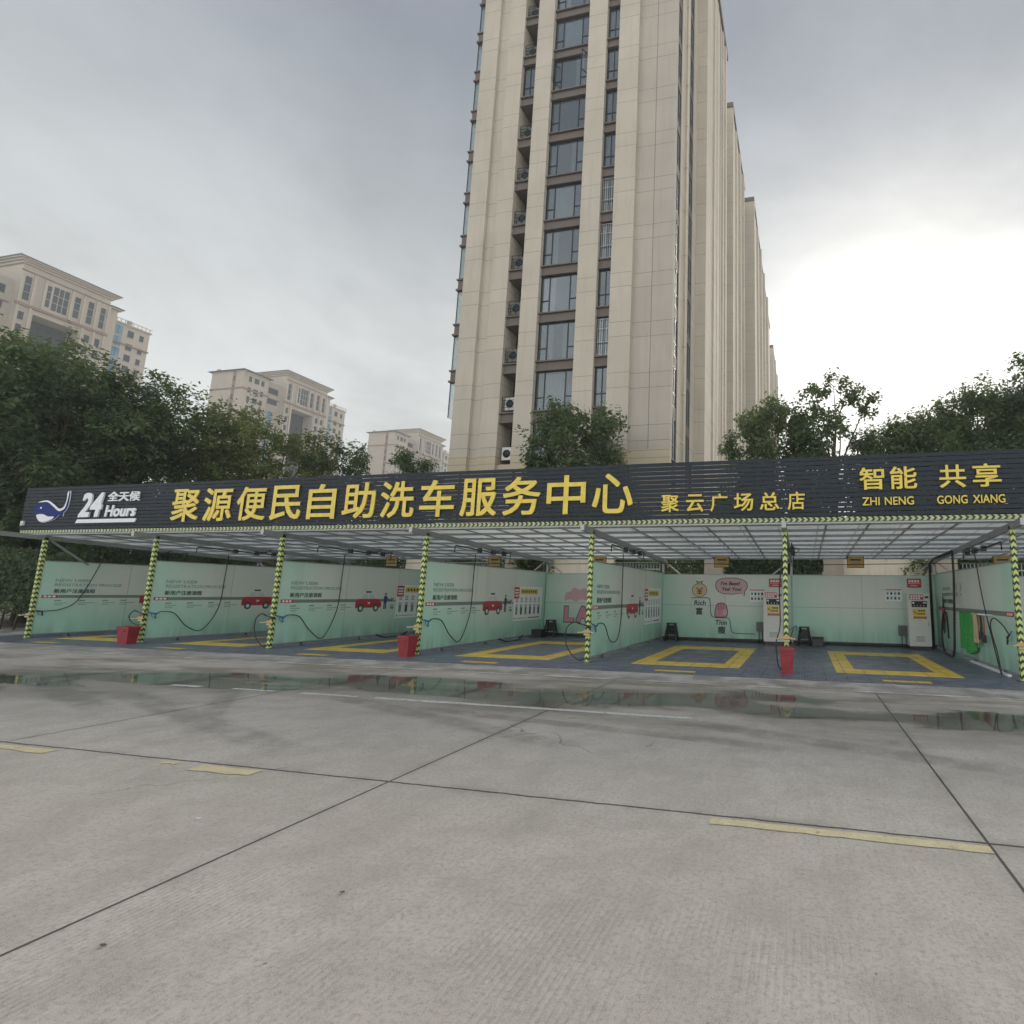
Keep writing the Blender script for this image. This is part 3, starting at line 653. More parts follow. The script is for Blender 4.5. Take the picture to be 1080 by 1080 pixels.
def make_partition():
    t = thing('partition_board', '', 'partition', (0, FY, 0))
    one('board_y').box(-.02, .02, .08, 6.5, .13, 2.27).build('board', t)
    f = one('steel'); f.box(-.03, .03, .08, 6.5, 2.272, 2.295); f.box(-.03, .03, .08, 6.5, .105, .128); f.build('edge_frame', t)
    for y in (.9, 2.9, 4.9, 6.3):
        b = one('darksteel'); b.box(-.03, .03, y-.03, y+.03, .02, .103); b.box(-.1, .1, y-.05, y+.05, .02, .028); b.build('foot_bracket', t)
    s = one('ink_grey')
    for y in (2.25, 4.4): s.box(.0201, .0212, y-.004, y+.004, .13, 2.27)
    s.build('joint', t)
    a = MB(); route_art(Flat(a, (.0205, .08, 0), (0, 1, 0), (1, 0, 0))); a.build('route_print', t)
    return t
def poster_art(mb):
    F = Flat(mb, (.024, 0, 0), (0, 1, 0), (1, 0, 0)); 
    F.rect(0, 1.95, 0, 1.11, 'paper', 1)
    F.rect(.02, .34, .72, 1.09, 'ink_red', 2)
    for i in range(3): F.rect(.06, .30, .97-.09*i, 1.02-.09*i, 'ink_white', 3)
    F.rect(.40, 1.62, .86, 1.04, 'ink_yellow', 2)
    for i in range(7): F.rect(.5+i*.15, .59+i*.15, .91, .99, 'ink_dark', 3)
    for i in range(6):
        u = .14+i*.3
        for j in range(3): F.rect(u, u+.13, .72-.06*j, .75-.06*j, 'ink_grey', 2)
        F.rect(u, u+.12, .20, .52, ('ink_grey', 'ink_dark', 'ink_road', 'ink_dark', 'ink_grey', 'ink_dark')[i], 2); F.disc(u+.06, .47, .035, 'ink_white', 3, n=10)
    F.rect(1.0, 1.8, .06, .10, 'ink_grey', 2); F.disc(.09, .08, .035, 'ink_grey', 2, n=10)
    for i in range(5): F.rect(.2+i*.14, .30+i*.14, .065, .09, 'ink_soft', 2)
proto = make_partition()
plabel = ['printed mint partition board at the far left end of the wash, half hidden by the next board',
          'mint partition board behind the leftmost red bin, a red car in its print',
          'mint partition board between the third post and the money rate poster behind it',
          'mint partition board standing behind the red bin near the middle of the wash',
          'mint partition board left of the money bag mural, its front post free of any bin']
plabel[2] = 'mint partition board behind the third post from the left, black hose drooping in front of it'
poster_parent = None
for k in range(5):
    t = proto if k == 0 else copy_tree(proto)
    t.location = (PX[k], FY, 0); t['label'] = plabel[k]; t['group'] = 'partition boards between the wash bays'
pm = MB(); poster_art(pm)
plab = {1: 'price poster on the second partition board, mostly hidden behind the third post', 2: 'price poster with yellow heading partly hidden behind the middle red bin post', 3: 'price poster with yellow heading left of the pink letters', 4: 'price poster with yellow heading left of the money bag mural'}
first = None
for k in range(1, 5):
    if first is None: o = pm.build('price_poster'); first = o
    else: o = first.copy(); COL.objects.link(o)
    o.location = (PX[k], FY+4.33, .62); tag(o, plab[k], 'poster', 'price posters on the partition boards')
# right partition, printed face towards the left
t = thing('partition_board', 'right hand mint partition board carrying the towel rail', 'partition', (PX[6], FY, 0), 0, 'partition boards between the wash bays')
one('board_y').box(-.02, .02, .08, 6.5, .13, 2.27).build('board', t)
f = one('steel'); f.box(-.03, .03, .08, 6.5, 2.272, 2.295); f.box(-.03, .03, .08, 6.5, .105, .128); f.build('edge_frame', t)
for y in (.9, 2.9, 4.9, 6.3):
    b = one('darksteel'); b.box(-.03, .03, y-.03, y+.03, .02, .103); b.box(-.1, .1, y-.05, y+.05, .02, .028); b.build('foot_bracket', t)
a = MB(); route_art(Flat(a, (-.0205, 6.5, 0), (0, -1, 0), (-1, 0, 0)), True); a.build('route_print', t)
b = one('white'); b.box(-.10, -.03, .5, 3.0, .03, .07); b.build('base_rail', t)

# back boards
blabel = ['mint back board of the far left bay', 'mint back board of the second bay, nearly hidden by the partition boards', 'mint back board of the third bay, nearly hidden by the partition boards',
          'mint back board printed with big pink letters', 'mint back board printed with a money bag, a staircase line and a speech bubble', 'mint back board behind the white kiosk of the right bay', 'mint back board beyond the right hand partition']
for k in range(7):
    t = thing('back_board', blabel[k], 'back board', (PX[k]+.03, BY, 0), 0, 'back boards of the wash bays')
    one('board_x').box(0, 4.327, 0, .04, .13, 2.22).build('board', t)
    s = one('ink_grey'); s.box(0, 4.327, -.0015, -.0002, 1.19, 1.20); s.box(2.16, 2.167, -.0015, -.0002, .13, 1.18); s.box(2.16, 2.167, -.0015, -.0002, 1.21, 2.22); s.build('joint', t)
    f = one('steel'); f.box(0, 4.327, -.01, .05, 2.222, 2.245); f.build('top_rail', t)
    f = one('blackplastic'); f.box(0, 4.327, .0, .04, .02, .127); f.build('skirting', t)
    one('black').tube(spline([(.05, -.06, .06), (1.1, -.05, .05), (2.1, -.09, .06), (3.2, -.05, .05), (4.28, -.08, .06)], 5), .028, 6).build('feed_pipe', t)
    a = MB(); F = Flat(a, (-PX[k]-.03, -.003, 0), (1, 0, 0), (0, -1, 0))
    if k == 3:
        for ch, u0, u1 in (('L', -8.33, -7.97), ('A', -7.87, -7.38)):
            F.text(ch, u0-.03, u1+.03, .50, 1.10, 'ink_dark', 2, .085); F.text(ch, u0+.0, u1, .53, 1.07, 'ink_pink', 4, .06)
        F.poly(smooth_poly([(-8.34, 1.28), (-8.30, 1.55), (-8.12, 1.60), (-8.0, 1.74), (-7.8, 1.66), (-7.58, 1.72), (-7.44, 1.5), (-7.46, 1.28), (-7.7, 1.34), (-7.9, 1.24), (-8.12, 1.33)]), 'ink_palepink', 1)
        a.build('mural_print', t)
    if k == 4:
        # money bag
        F.disc(-3.43, 1.70, .262, 'ink_dark', 1, .235); F.disc(-3.43, 1.70, .245, 'ink_cream', 2, .218)
        F.poly([(-3.50, 1.90), (-3.36, 1.90), (-3.31, 2.02), (-3.43, 1.98), (-3.55, 2.02)], 'ink_dark', 3); F.poly([(-3.48, 1.915), (-3.38, 1.915), (-3.35, 1.985), (-3.43, 1.95), (-3.51, 1.985)], 'ink_cream', 4)
        F.line([(-3.53, 1.78), (-3.43, 1.68), (-3.33, 1.78)], .04, 'ink_red', 3); F.line([(-3.43, 1.69), (-3.43, 1.56)], .04, 'ink_red', 3); F.line([(-3.52, 1.66), (-3.34, 1.66)], .03, 'ink_red', 3); F.line([(-3.52, 1.60), (-3.34, 1.60)], .03, 'ink_red', 3)
        F.text('Rich', -3.61, -3.21, 1.20, 1.36, 'ink_dark', 2, .02, 0, .1); F.text('富', -3.55, -3.32, .88, 1.12, 'ink_dark', 2, .03)
        F.line([(-3.70, 1.44), (-3.16, 1.45), (-3.07, 1.40), (-3.04, .95), (-3.0, .84), (-2.9, .80), (-2.45, .79), (-2.39, .72), (-2.35, .40), (-2.3, .33), (-2.2, .30), (-1.55, .29)], .024, 'ink_dark', 2)
        # clenched fist
        F.poly(smooth_poly([(-2.90, .84), (-2.88, 1.14), (-2.80, 1.27), (-2.62, 1.29), (-2.50, 1.20), (-2.46, .98), (-2.50, .83), (-2.7, .81)]), 'ink_dark', 3)
        F.poly(smooth_poly([(-2.88, .86), (-2.86, 1.13), (-2.79, 1.245), (-2.62, 1.265), (-2.52, 1.19), (-2.485, .98), (-2.52, .85), (-2.7, .83)]), 'ink_pink', 4)
        for u in (-2.78, -2.69, -2.60): F.line([(u, 1.24), (u+.01, 1.04)], .014, 'ink_dark', 5)
        F.poly(smooth_poly([(-2.62, .9), (-2.6, 1.06), (-2.52, 1.07), (-2.50, .9)]), 'ink_palepink', 5)
        F.text('Thin', -2.88, -2.49, .56, .72, 'ink_dark', 2, .02, 0, .1); F.text('瘦', -2.80, -2.54, .27, .52, 'ink_dark', 2, .03)
        # speech bubble
        bub = smooth_poly([(-2.86, 1.83), (-2.80, 2.02), (-2.55, 2.10), (-2.15, 2.10), (-1.88, 2.0), (-1.82, 1.82), (-1.90, 1.68), (-1.93, 1.53), (-2.02, 1.62), (-2.35, 1.585), (-2.72, 1.64)])
        F.poly([((u+2.34)*1.05-2.34, (v-1.84)*1.07+1.84) for u, v in bub], 'ink_dark', 1); F.poly(bub, 'ink_palepink', 2)
        F.text("I'm Best!", -2.70, -2.05, 1.87, 2.00, 'ink_dark', 3, .035, 0, .12); F.text('Yes! You!', -2.66, -2.0, 1.69, 1.81, 'ink_dark', 3, .035, 0, .12)
        a.build('mural_print', t)
def wall_notice(x0, x1, z0, z1, red, label, group):
    a = MB(); a.mat('ink_red' if red else 'paper').box(x0, x1, BY-.012, BY-.004, z0, z1); F = Flat(a, (0, BY-.0125, 0), (1, 0, 0), (0, -1, 0))
    w_, h_ = x1-x0, z1-z0
    if red:
        for i in range(4): F.rect(x0+w_*(.12+.2*i), x0+w_*(.26+.2*i), z0+h_*.58, z0+h_*.84, 'ink_white', 1)
        F.rect(x0+.03, x1-.03, z0+h_*.44, z0+h_*.48, 'ink_white', 1); F.rect(x0+w_*.25, x0+w_*.75, z0+h_*.16, z0+h_*.28, 'ink_palepink', 1)
    else:
        F.rect(x0, x1, z1-.03, z1+.0, 'ink_red', 1)
        for i in range(4):
            for j in range(2): u = x0+w_*(.08+.23*i); v = z0+h_*(.15+.4*j); F.rect(u, u+w_*.13, v, v+h_*.2, 'ink_grey' if (i+j) % 2 else 'ink_dark', 1); F.rect(u, u+w_*.13, v+h_*.24, v+h_*.27, 'ink_soft', 1)
    return tag(a.build('wall_notice'), label, 'notice', group)
wall_notice(3.2, 3.62, 1.86, 2.14, True, 'small red notice on the back board above the right kiosk', 'notices on the back boards')
wall_notice(-1.09, -.67, 1.83, 2.11, True, 'small red notice on the back board above the left kiosk', 'notices on the back boards')
wall_notice(2.54, 3.03, 1.43, 1.80, False, 'white notice sheet on the back board left of the right kiosk', 'notices on the back boards')
wall_notice(-1.72, -1.24, 1.34, 1.74, False, 'white notice sheet between the speech bubble and the left kiosk', 'notices on the back boards')

# hanging yellow boards under the rear roof edge
for i, (x, lab) in enumerate(((-15.53, 'yellow hanging board at the back of the second bay'), (-11.11, 'yellow hanging board seen above the middle red bin board'), (-7.0, 'yellow hanging board peeping over the fifth partition board'),
                              (-2.64, 'yellow hanging board above the money bag mural'), (1.66, 'yellow hanging board in front of the cream wall'), (5.9, 'yellow hanging board beyond the right hand partition'))):
    t = thing('hanging_board', lab, 'sign', (x, 18.0, 2.66), 0, 'yellow boards hanging under the rear roof edge')
    one('darksteel').bbox(-.26, .26, -.012, .012, -.2, .2, .004).build('backing', t)
    F = MB(); G = Flat(F, (0, -.0135, 0), (1, 0, 0), (0, -1, 0)); G.rect(-.235, .235, -.175, .175, 'ink_gold', 1); G.rect(-.16, .16, .03, .08, 'ink_dark', 2); G.rect(-.13, .13, -.06, -.03, 'ink_grey', 2); F.build('face', t)
    h = one('black'); h.tube([(-.18, 0, .2), (-.18, 0, .3)], .006, 5); h.build('hanger', t); h = one('black'); h.tube([(.18, 0, .2), (.18, 0, .3)], .006, 5); h.build('hanger', t)

# ------------------------------------------------------------------ kiosks
def kiosk(x, label):
    t = thing('payment_kiosk', label, 'kiosk', (x, 17.55, .02), 0, 'white self service kiosks')
    one('kiosk').bbox(-.31, .31, 0, .42, .10, 1.66, .012).build('cabinet', t)
    one('blackplastic').box(-.28, .28, .03, .4, 0, .10).build('plinth', t)
    F = MB(); G = Flat(F, (0, -.001, 0), (1, 0, 0), (0, -1, 0)); G.rect(-.26, .13, 1.47, 1.63, 'ink_red', 1)
    for r_ in range(2):
        for i in range(5 - r_): G.rect(-.235+.073*i, -.18+.073*i, 1.555-.068*r_, 1.605-.068*r_, 'ink_white', 2)
    F.build('header_panel', t)
    s = one('black'); s.bbox(-.21, .22, -.012, .0, 1.25, 1.43, .004); d = s.build('display', t)
    s = one('ink_white'); s.box(-.19, -.13, -.0145, -.0125, 1.35, 1.40); s.box(.11, .2, -.0145, -.0125, 1.36, 1.40)
    for i in range(4): s.box(-.15+i*.09, -.13+i*.09, -.0145, -.0125, 1.28, 1.31)
    s.build('indicator', d)
    one('black').bbox(.17, .27, -.02, 0, 1.52, 1.58, .004).build('card_slot', t)
    F = MB(); G = Flat(F, (0, -.001, 0), (1, 0, 0), (0, -1, 0)); G.rect(-.19, .18, 1.01, 1.20, 'ink_yellow', 1); G.line([(-.16, 1.14), (-.12, 1.09), (-.08, 1.07)], .025, 'ink_dark', 2)
    for i in range(3): G.rect(-.03+.065*i, .02+.065*i, 1.12, 1.17, 'ink_dark', 2)
    for i in range(3): G.rect(-.05+.07*i, .005+.07*i, 1.035, 1.075, 'ink_dark', 2)
    G.rect(-.18, .2, .90, .985, 'ink_gold', 1)
    for i in range(5): G.rect(-.16+.07*i, -.11+.07*i, .92, .965, 'ink_red', 2)
    F.build('instruction_label', t)
    h = one('steel'); h.box(.235, .255, -.012, 0, .7, .82); h.build('door_handle', t)
    v = one('greycab')
    for i in range(5): v.box(-.12, .12, -.003, -.0005, .24+.035*i, .252+.035*i)
    v.build('vent', t)
    return t
kiosk(3.40, 'white self service kiosk beside the towel rail partition')
kiosk(-.93, 'white self service kiosk behind the chevron post with a red bin')
def control_box(x, label):
    t = thing('control_box', label, 'control box', (x, 17.95, .02), 0, 'grey control boxes beside the kiosks')
    one('greycab').bbox(-.14, .14, -.1, .1, .38, .68, .01).build('case', t)
    one('darksteel').box(-.125, .125, -.106, -.102, .395, .665).build('door', t)
    s = one('black')
    s.tube([(-.06, 0, 0), (-.06, 0, .38)], .015, 6); s.build('stand_leg', t); s = one('black'); s.tube([(.06, 0, 0), (.06, 0, .38)], .015, 6); s.build('stand_leg', t)
    return t
control_box(3.0, 'grey control box on a stand left of the right kiosk'); control_box(-1.35, 'grey control box on a stand left of the left kiosk')

# bins
def bin_(x, y, w, d, h, label, rz=0.):
    t = thing('waste_bin', label, 'bin', (x, y, .02), rz, 'red plastic bins at the chevron posts')
    m = one('red'); a = .78
    o = [(-w/2*a, -d/2*a, 0), (w/2*a, -d/2*a, 0), (w/2*a, d/2*a, 0), (-w/2*a, d/2*a, 0), (-w/2, -d/2, h), (w/2, -d/2, h), (w/2, d/2, h), (-w/2, d/2, h)]
    k = .93; i_ = [(p[0]*k, p[1]*k, p[2]+.02*(p[2] == 0)) for p in o]
    m.add(o+i_, [(0, 3, 2, 1), (0, 1, 5, 4), (1, 2, 6, 5), (2, 3, 7, 6), (3, 0, 4, 7), (8, 9, 10, 11), (8, 12, 13, 9), (9, 13, 14, 10), (10, 14, 15, 11), (11, 15, 12, 8), (4, 5, 13, 12), (5, 6, 14, 13), (6, 7, 15, 14), (7, 4, 12, 15)])
    m.build('body', t)
    r = one('red')
    for a_, b_ in (((-1, -1), (1, -1)), ((1, -1), (1, 1)), ((1, 1), (-1, 1)), ((-1, 1), (-1, -1))):
        r.beam((a_[0]*(w/2+.006), a_[1]*(d/2+.006), h-.022), (b_[0]*(w/2+.006), b_[1]*(d/2+.006), h-.022), .02, .05)
    r.build('rim', t)
    r = one('red'); r.bbox(-.07, .07, -d/2-.02, -d/2, h-.13, h-.10, .005); r.build('handle', t)
    return t
bin_(PX[1]+.05, FY-.34, .36, .3, .46, 'wide red bin at the second chevron post from the left', .1)
bin_(PX[3]+.02, FY-.36, .34, .28, .48, 'wide red bin at the chevron post near the middle of the wash', -.15)
bin_(PX[5]+.02, FY-.33, .27, .27, .50, 'narrow red bin at the chevron post in front of the left kiosk')

# gun holders on posts + hoses
def holder(k, label):
    t = thing('gun_holder', label, 'spray gun holder', (PX[k], FY-.06, .70), 0, 'orange and cream spray gun holders on the posts')
    t.scale = (.8, .8, .8); m = one('orange'); m.bbox(-.10, .10, -.03, -.0, -.05, .04, .008); m.build('bracket', t)
    for sg in (-1, 1):
        m = one('creamplastic'); m.tube(spline([(sg*.08, -.02, -.01), (sg*.16, -.05, -.03), (sg*.20, -.11, -.035), (sg*.24, -.13, -.02)], 4), .022, 7, ); m.build('prong', t)
    m = one('creamplastic'); m.bbox(-.09, .09, -.05, -.03, -.11, -.06, .006); m.build('lip', t)
    return t
def gun(mb_parent, p, d, mat):
    """trigger spray gun: barrel, grip, trigger guard"""
    d = Vector(d).normalized(); p = Vector(p)
    m = one(mat); m.tube([p, p+d*.16], .02, 8); m.tube([p+d*.14, p+d*.16+Vector((0, 0, -.13))], .017, 7); m.build('gun_body', mb_parent)
    m = one('black'); m.tube([p+d*-.16, p], .009, 6); m.build('lance', mb_parent)
    m = one('darksteel'); m.tube(spline([p+d*.04+Vector((0, 0, -.01)), p+d*.06+Vector((0, 0, -.09)), p+d*.13+Vector((0, 0, -.11))], 4), .006, 5); m.build('trigger', mb_parent)
def hose(label, pts, mat, gp=None, gd=None, gm='blue', r=.013, group='black pressure hoses with spray guns', cat='hose'):
    t = thing('pressure_hose', label, cat, tuple(pts[0]), 0, group); o = Vector(pts[0])
    one(mat).tube([p-o for p in spline(pts, 12)], r, 7).build('hose', t)
    if gp: gun(t, Vector(gp)-o, gd, gm)
    return t
names = ['leftmost', 'second', 'third', 'fourth', 'fifth', 'sixth', 'seventh']
for k in range(7): holder(k, 'orange and cream gun holder on the %s chevron post from the left' % ('first' if k == 0 else names[k]))
for k, low, dr in ((1, .30, 1.0), (2, .20, 1.0), (3, .25, .95), (4, .42, .9)):
    x = PX[k]+.12
    hose('black hose with a blue gun drooping beside the %s post from the left' % names[k], [(x, 13.6, 2.58), (x, 13.58, 1.9), (x+.02, 13.5, .95), (x+.04, 13.1+.1*(k == 4), low), (x+.05, 12.65, .42), (x+.03, 12.3, .80), (x, 12.0, .86), (x, 11.86, .80)], 'black', (PX[k]+.10, 11.72, .84), (0, 1, -.25))
x = PX[0]+.12
hose('black hose sweeping down to the leftmost chevron post', [(x, 13.05, 2.55), (x, 13.0, 2.25), (x, 12.62, 1.15), (x, 12.25, .84), (x, 11.8, .78)], 'black', (PX[0]+.1, 11.7, .80), (0, 1, -.1), 'black')
for k, lab in ((1, 'small loop of black hose left of the second post'), (2, 'large loop of black hose hanging to the floor left of the third post'), (4, 'large loop of black hose hanging to the floor left of the fifth post')):
    s = .45 if k == 1 else 1.
    hose(lab, [(PX[k]-.10, FY-.07, .84), (PX[k]-.30, FY-.05, .90), (PX[k]-.50, FY-.02, .78), (PX[k]-.55, FY, .84-.34*s), (PX[k]-.42, FY, .84-.62*s), (PX[k]-.2, FY, .84-.78*s), (PX[k]-.06, FY-.06, .84-.74*s)], 'black', (PX[k]-.08, FY-.08, .84), (1, .1, -.2), 'blackplastic')
hose('black hose running down the left side of the sixth post into its red bin side', [(PX[5]-.14, 13.5, 2.55), (PX[5]-.12, 12.6, 2.2), (PX[5]-.13, 11.75, 1.7), (PX[5]-.12, 11.62, .95), (PX[5]-.20, 11.5, .60), (PX[5]-.17, 11.45, .2), (PX[5]-.10, 11.5, .05)], 'black')
hose('thin black hose slanting from the roof to the floor at the right partition', [(3.93, 13.75, 2.62), (3.90, 13.3, 1.6), (3.88, 12.7, .6), (3.9, 12.42, .04), (3.88, 12.5, .45), (3.86, 12.75, .95), (3.86, 12.55, 1.15), (3.9, 12.2, 1.05), (3.93, 11.95, .88)], 'black', (3.93, 11.9, .86), (0, 1, -.5), 'blackplastic')
hose('blue spray gun lying coiled beside the stool behind the sixth post', [(-.32, 17.65, .5), (-.42, 17.6, .2), (-.3, 17.55, .06), (-.12, 17.55, .05), (-.1, 17.6, .3)], 'black', (-.34, 17.62, .55), (.5, 0, .3), 'blue')

def boom(k):
    lab = 'swivelling hose boom under the roof beam above the %s partition board' % names[k] if k < 5 else ('swivelling hose boom under the roof beam of the post before the left kiosk' if k == 5 else 'swivelling hose boom under the roof beam above the towel rail')
    t = thing('hose_boom', lab, 'hose boom', (PX[k], 14.75, zr(14.75)-.2), 0, 'hose booms under the roof beams')
    one('darksteel').bbox(-.06, .06, -.14, .14, -.06, -.002, .006).build('mount', t)
    for (ya, yb, xo) in ((-.1, -2.05, .12), (.1, .75, .12)):
        m = one('black'); m.tube([(xo*.4, ya, -.05), (xo, ya*2, -.08), (xo, yb, -.02+.03*(yb > 0))], .017, 7); m.build('arm', t)
        m = one('black'); m.tube([(xo, yb, -.01), (xo, yb-.04, -.05), (xo, yb-.05, -.2)], .014, 6); m.build('elbow', t)
    for y in (-.95, -.25, .35): one('blackplastic').bbox(.06, .17, y-.05, y+.05, -.13, .0, .01).build('swivel_joint', t)
    m = one('black'); m.tube(spline([(0, .05, -.04), (.2, .15, .06), (.28, .0, -.02), (.12, -.25, -.12)], 6), .011, 6); m.build('link_hose', t)
    return t
for k in range(7): boom(k)
# short hoses along the foot of partition boards
for k in (2, 3):
    hose('black hose sagging below the foot of the %s partition board' % names[k], [(PX[k]+.06, 15.2, .13), (PX[k]+.15, 15.5, .035), (PX[k]+.18, 16.1, .035), (PX[k]+.08, 16.6, .14)], 'black', r=.022, group='hoses under the partition boards')

# vacuum
t = thing('vacuum_hose', 'thick black vacuum hose and riser pipe in the corner beside the right kiosk', 'vacuum hose', (3.85, 18.0, 0))
D = lambda m, n: m.build(n, t, (-3.85, -18.0, 0))
D(one('blackplastic').tube([(3.86, 18.05, .02), (3.86, 18.05, 2.6), (3.88, 17.6, 2.72), (3.88, 15.5, 2.78)], .038, 10), 'riser_pipe')
D(one('black').tube(spline([(3.88, 15.45, 2.76), (3.87, 15.42, 2.0), (3.84, 15.5, .9), (3.82, 15.62, .12), (3.78, 16.0, .055), (3.82, 16.6, .10), (3.86, 16.95, .35), (3.88, 16.95, .8), (3.88, 16.75, 1.12)], 9), .03, 9), 'hose')
D(one('black').tube(spline([(3.88, 16.75, 1.10), (3.9, 16.6, 1.2), (3.9, 16.45, .9), (3.9, 16.4, .45)], 6), .026, 8), 'nozzle')
t = thing('foam_gun', 'red and black foam gun hanging nose up at the rear end of the towel rail', 'foam gun', (3.93, 16.95, .55))
one('ink_red').tube([(0, 0, .42), (0, 0, .72)], .045, 10).build('body', t); one('blackplastic').tube([(0, 0, 0), (0, 0, .42)], .05, 10, [.02]*1+[.05]*1).build('bottle', t); one('black').tube([(0, 0, .72), (0, -.03, .86), (0, 0, 1.15)], .02, 8, [.03, .02, .006]).build('lance', t)

# towel rail and what hangs from it
t = thing('towel_rail', 'white towel rail fixed to the right hand partition board', 'towel rail', (3.9, 14.8, 1.2))
one('white').tube([(0, -1.85, .0), (0, 1.8, 0)], .017, 8).build('bar', t)
for y in (-1.75, 0, 1.7): one('white').box(0, .11, y-.012, y+.012, -.012, .012).build('wall_bracket', t)
def drape(name, mat, y0, y1, z0, label, cat, folds, amp=.055):
    n, mz = 40, 14; m = one(mat); m.sm = True; vs = []
    for s_, off in ((0, -.025), (1, .025)):
        for j in range(mz+1):
            for i in range(n+1):
                u = i/n; v = j/mz; y = y0+(y1-y0)*(u+.03*math.sin(9*u+3*v))
                vs.append((3.9+off*(1-.2*v)+amp*(.3+v)*math.sin(folds*2*PI*u+1.5*v)+.01*math.sin(31*u), y, 1.215-(1.215-z0-(.09*math.sin(7*u+s_*2)*s_))*v+(.012 if j == 0 else 0)))
    fs = []
    for s_ in (0, 1):
        o = s_*(n+1)*(mz+1)
        for j in range(mz):
            for i in range(n): a_ = o+j*(n+1)+i; fs.append((a_, a_+1, a_+n+2, a_+n+1))
    o = (n+1)*(mz+1)
    for i in range(n): fs.append((i, i+1, o+i+1, o+i))
    m.add(vs, fs); return tag(m.build(name), label, cat)
drape('towel', 'towelgreen', 14.05, 15.05, .33, 'bright green towel folded over the white rail', 'towel', 5)
drape('cleaning_cloth', 'cloth', 13.72, 14.0, .55, 'beige cleaning cloth hanging next to the green towel', 'cloth', 2, .02)
def brush(y, lab, mat, l):
    t = thing('hand_brush', lab, 'brush', (3.9, y, 1.16), 0, 'brushes hanging from the towel rail')
    one(mat).tube([(0, 0, 0), (0, .01, -.25), (0, .03, -l)], .013, 7).build('brush_handle', t); one('blackplastic').bbox(-.03, .03, -.02, .09, -l-.16, -l, .008).build('brush_head', t)
    one('steel').tube(spline([(0, 0, 0), (.0, .015, .05), (0, 0, .075), (0, -.02, .05)], 4), .005, 5).build('hook', t)
brush(13.3, 'dark brush with a red handle nearest the open end of the towel rail', 'ink_red', .42); brush(13.55, 'short dark brush beside the beige cloth', 'blackplastic', .36)

# stools
def stool(x, y, label, rz=0., s=1.):
    t = thing('step_stool', label, 'step stool', (x, y, .02), rz, 'black plastic step stools by the back boards'); t.scale = (s, s, s)
    for a in (-1, 1):
        for b in (-1, 1): one('blackplastic').beam((a*.20, b*.17, 0), (a*.12, b*.07, .55), .05, .035).build('leg', t)
    one('blackplastic').bbox(-.16, .16, -.11, .11, .55, .59, .01).build('tread', t)
    one('blackplastic').bbox(-.17, .17, -.20, -.06, .34, .37, .008).build('tread', t)
    one('blackplastic').bbox(-.18, .18, -.22, -.12, .15, .18, .008).build('tread', t)
    one('blackplastic').box(-.15, .15, .10, .12, .2, .5).build('back_plate', t)
stool(-4.30, 17.85, 'black step stool in the corner left of the money bag mural', 0, 1.0)
stool(-8.62, 17.75, 'black step stool left of the pink letters', .1)
stool(.02, 17.75, 'black step stool behind the chevron post right of the left kiosk', -.1, .98)
def tub(x, y, w, h, label):
    t = thing('storage_tub', label, 'tub', (x, y, .02), 0, 'low black tubs on the bay floor')
    one('blackplastic').bbox(-w/2, w/2, -.18, .18, 0, h-.04, .015).build('body', t); one('black').bbox(-w/2-.015, w/2+.015, -.195, .195, h-.04, h, .008).build('lid', t)
    one('darksteel').tube([(-.06, -.2, h-.02), (-.05, -.23, h-.03), (.05, -.23, h-.03), (.06, -.2, h-.02)], .006, 5).build('handle', t)
tub(-9.02+.05, 17.5, .42, .27, 'low black tub beside the stool left of the pink letters'); tub(.42, 17.6, .34, .28, 'low black tub beside the stool right of the left kiosk')

# ------------------------------------------------------------------ yard behind: cream walls, columns, fence, hedge
def yard_wall(x0, x1, label):
    t = thing('garden_wall', label, 'wall', (x0, 22.0, 0), 0, 'cream walls behind the wash')
    one('cream').box(0, x1-x0, 0, .22, 0, 3.3).build('wall_panel', t); one('tapered').box(-.04, x1-x0+.04, -.05, .27, 3.3, 3.42).build('coping', t)
yard_wall(-18.2, -16.4, 'cream garden wall left of the metal fence behind the third bay'); yard_wall(-11.2, -7.9, 'cream garden wall behind the bay with the pink letters'); yard_wall(1.58, 4.84, 'cream garden wall behind the right kiosk')
def column(x, w, label):
    t = thing('stone_column', label, 'column', (x, 21.9, 0), 0, 'stone columns between the hedge sections')
    one('tapered').bbox(-w/2, w/2, -.2, .3, .3, 3.2, .02).build('shaft', t); one('tapered').bbox(-w/2-.05, w/2+.05, -.25, .35, 0, .3, .02).build('plinth', t); one('tapered').bbox(-w/2-.06, w/2+.06, -.26, .36, 3.2, 3.38, .02).build('cap', t)
column(-3.52, .78, 'stone column behind the yellow board over the money bag mural'); column(1.18, .76, 'stone column joining the left end of the cream wall behind the right kiosk'); column(5.24, .76, 'stone column joining the right end of the cream wall behind the right kiosk')
column(-12.6, .6, 'stone column right of the metal fence, seen over the fourth partition board')
def metal_fence(x0, x1, label):
    t = thing('metal_fence', label, 'fence', (x0, 21.7, 0), 0, 'grey bar fences in front of the hedge')
    L_ = x1-x0
    for z in (.2, 2.55, 2.8): one('steel').box(0, L_, -.02, .02, z, z+.04).build('rail', t)
    b = one('steel')
    for x in np.arange(.08, L_, .13): b.box(x-.01, x+.01, -.01, .01, .24, 2.55); b.box(x-.01, x+.01, -.01, .01, 2.59, 2.80)
    o = b.build('bars', t); o['kind'] = 'stuff'
metal_fence(-16.3, -12.95, 'grey bar fence behind the third bay'); metal_fence(-7.8, -5.75, 'grey bar fence over the fifth partition board'); metal_fence(5.7, 8.5, 'grey bar fence beyond the right hand partition')

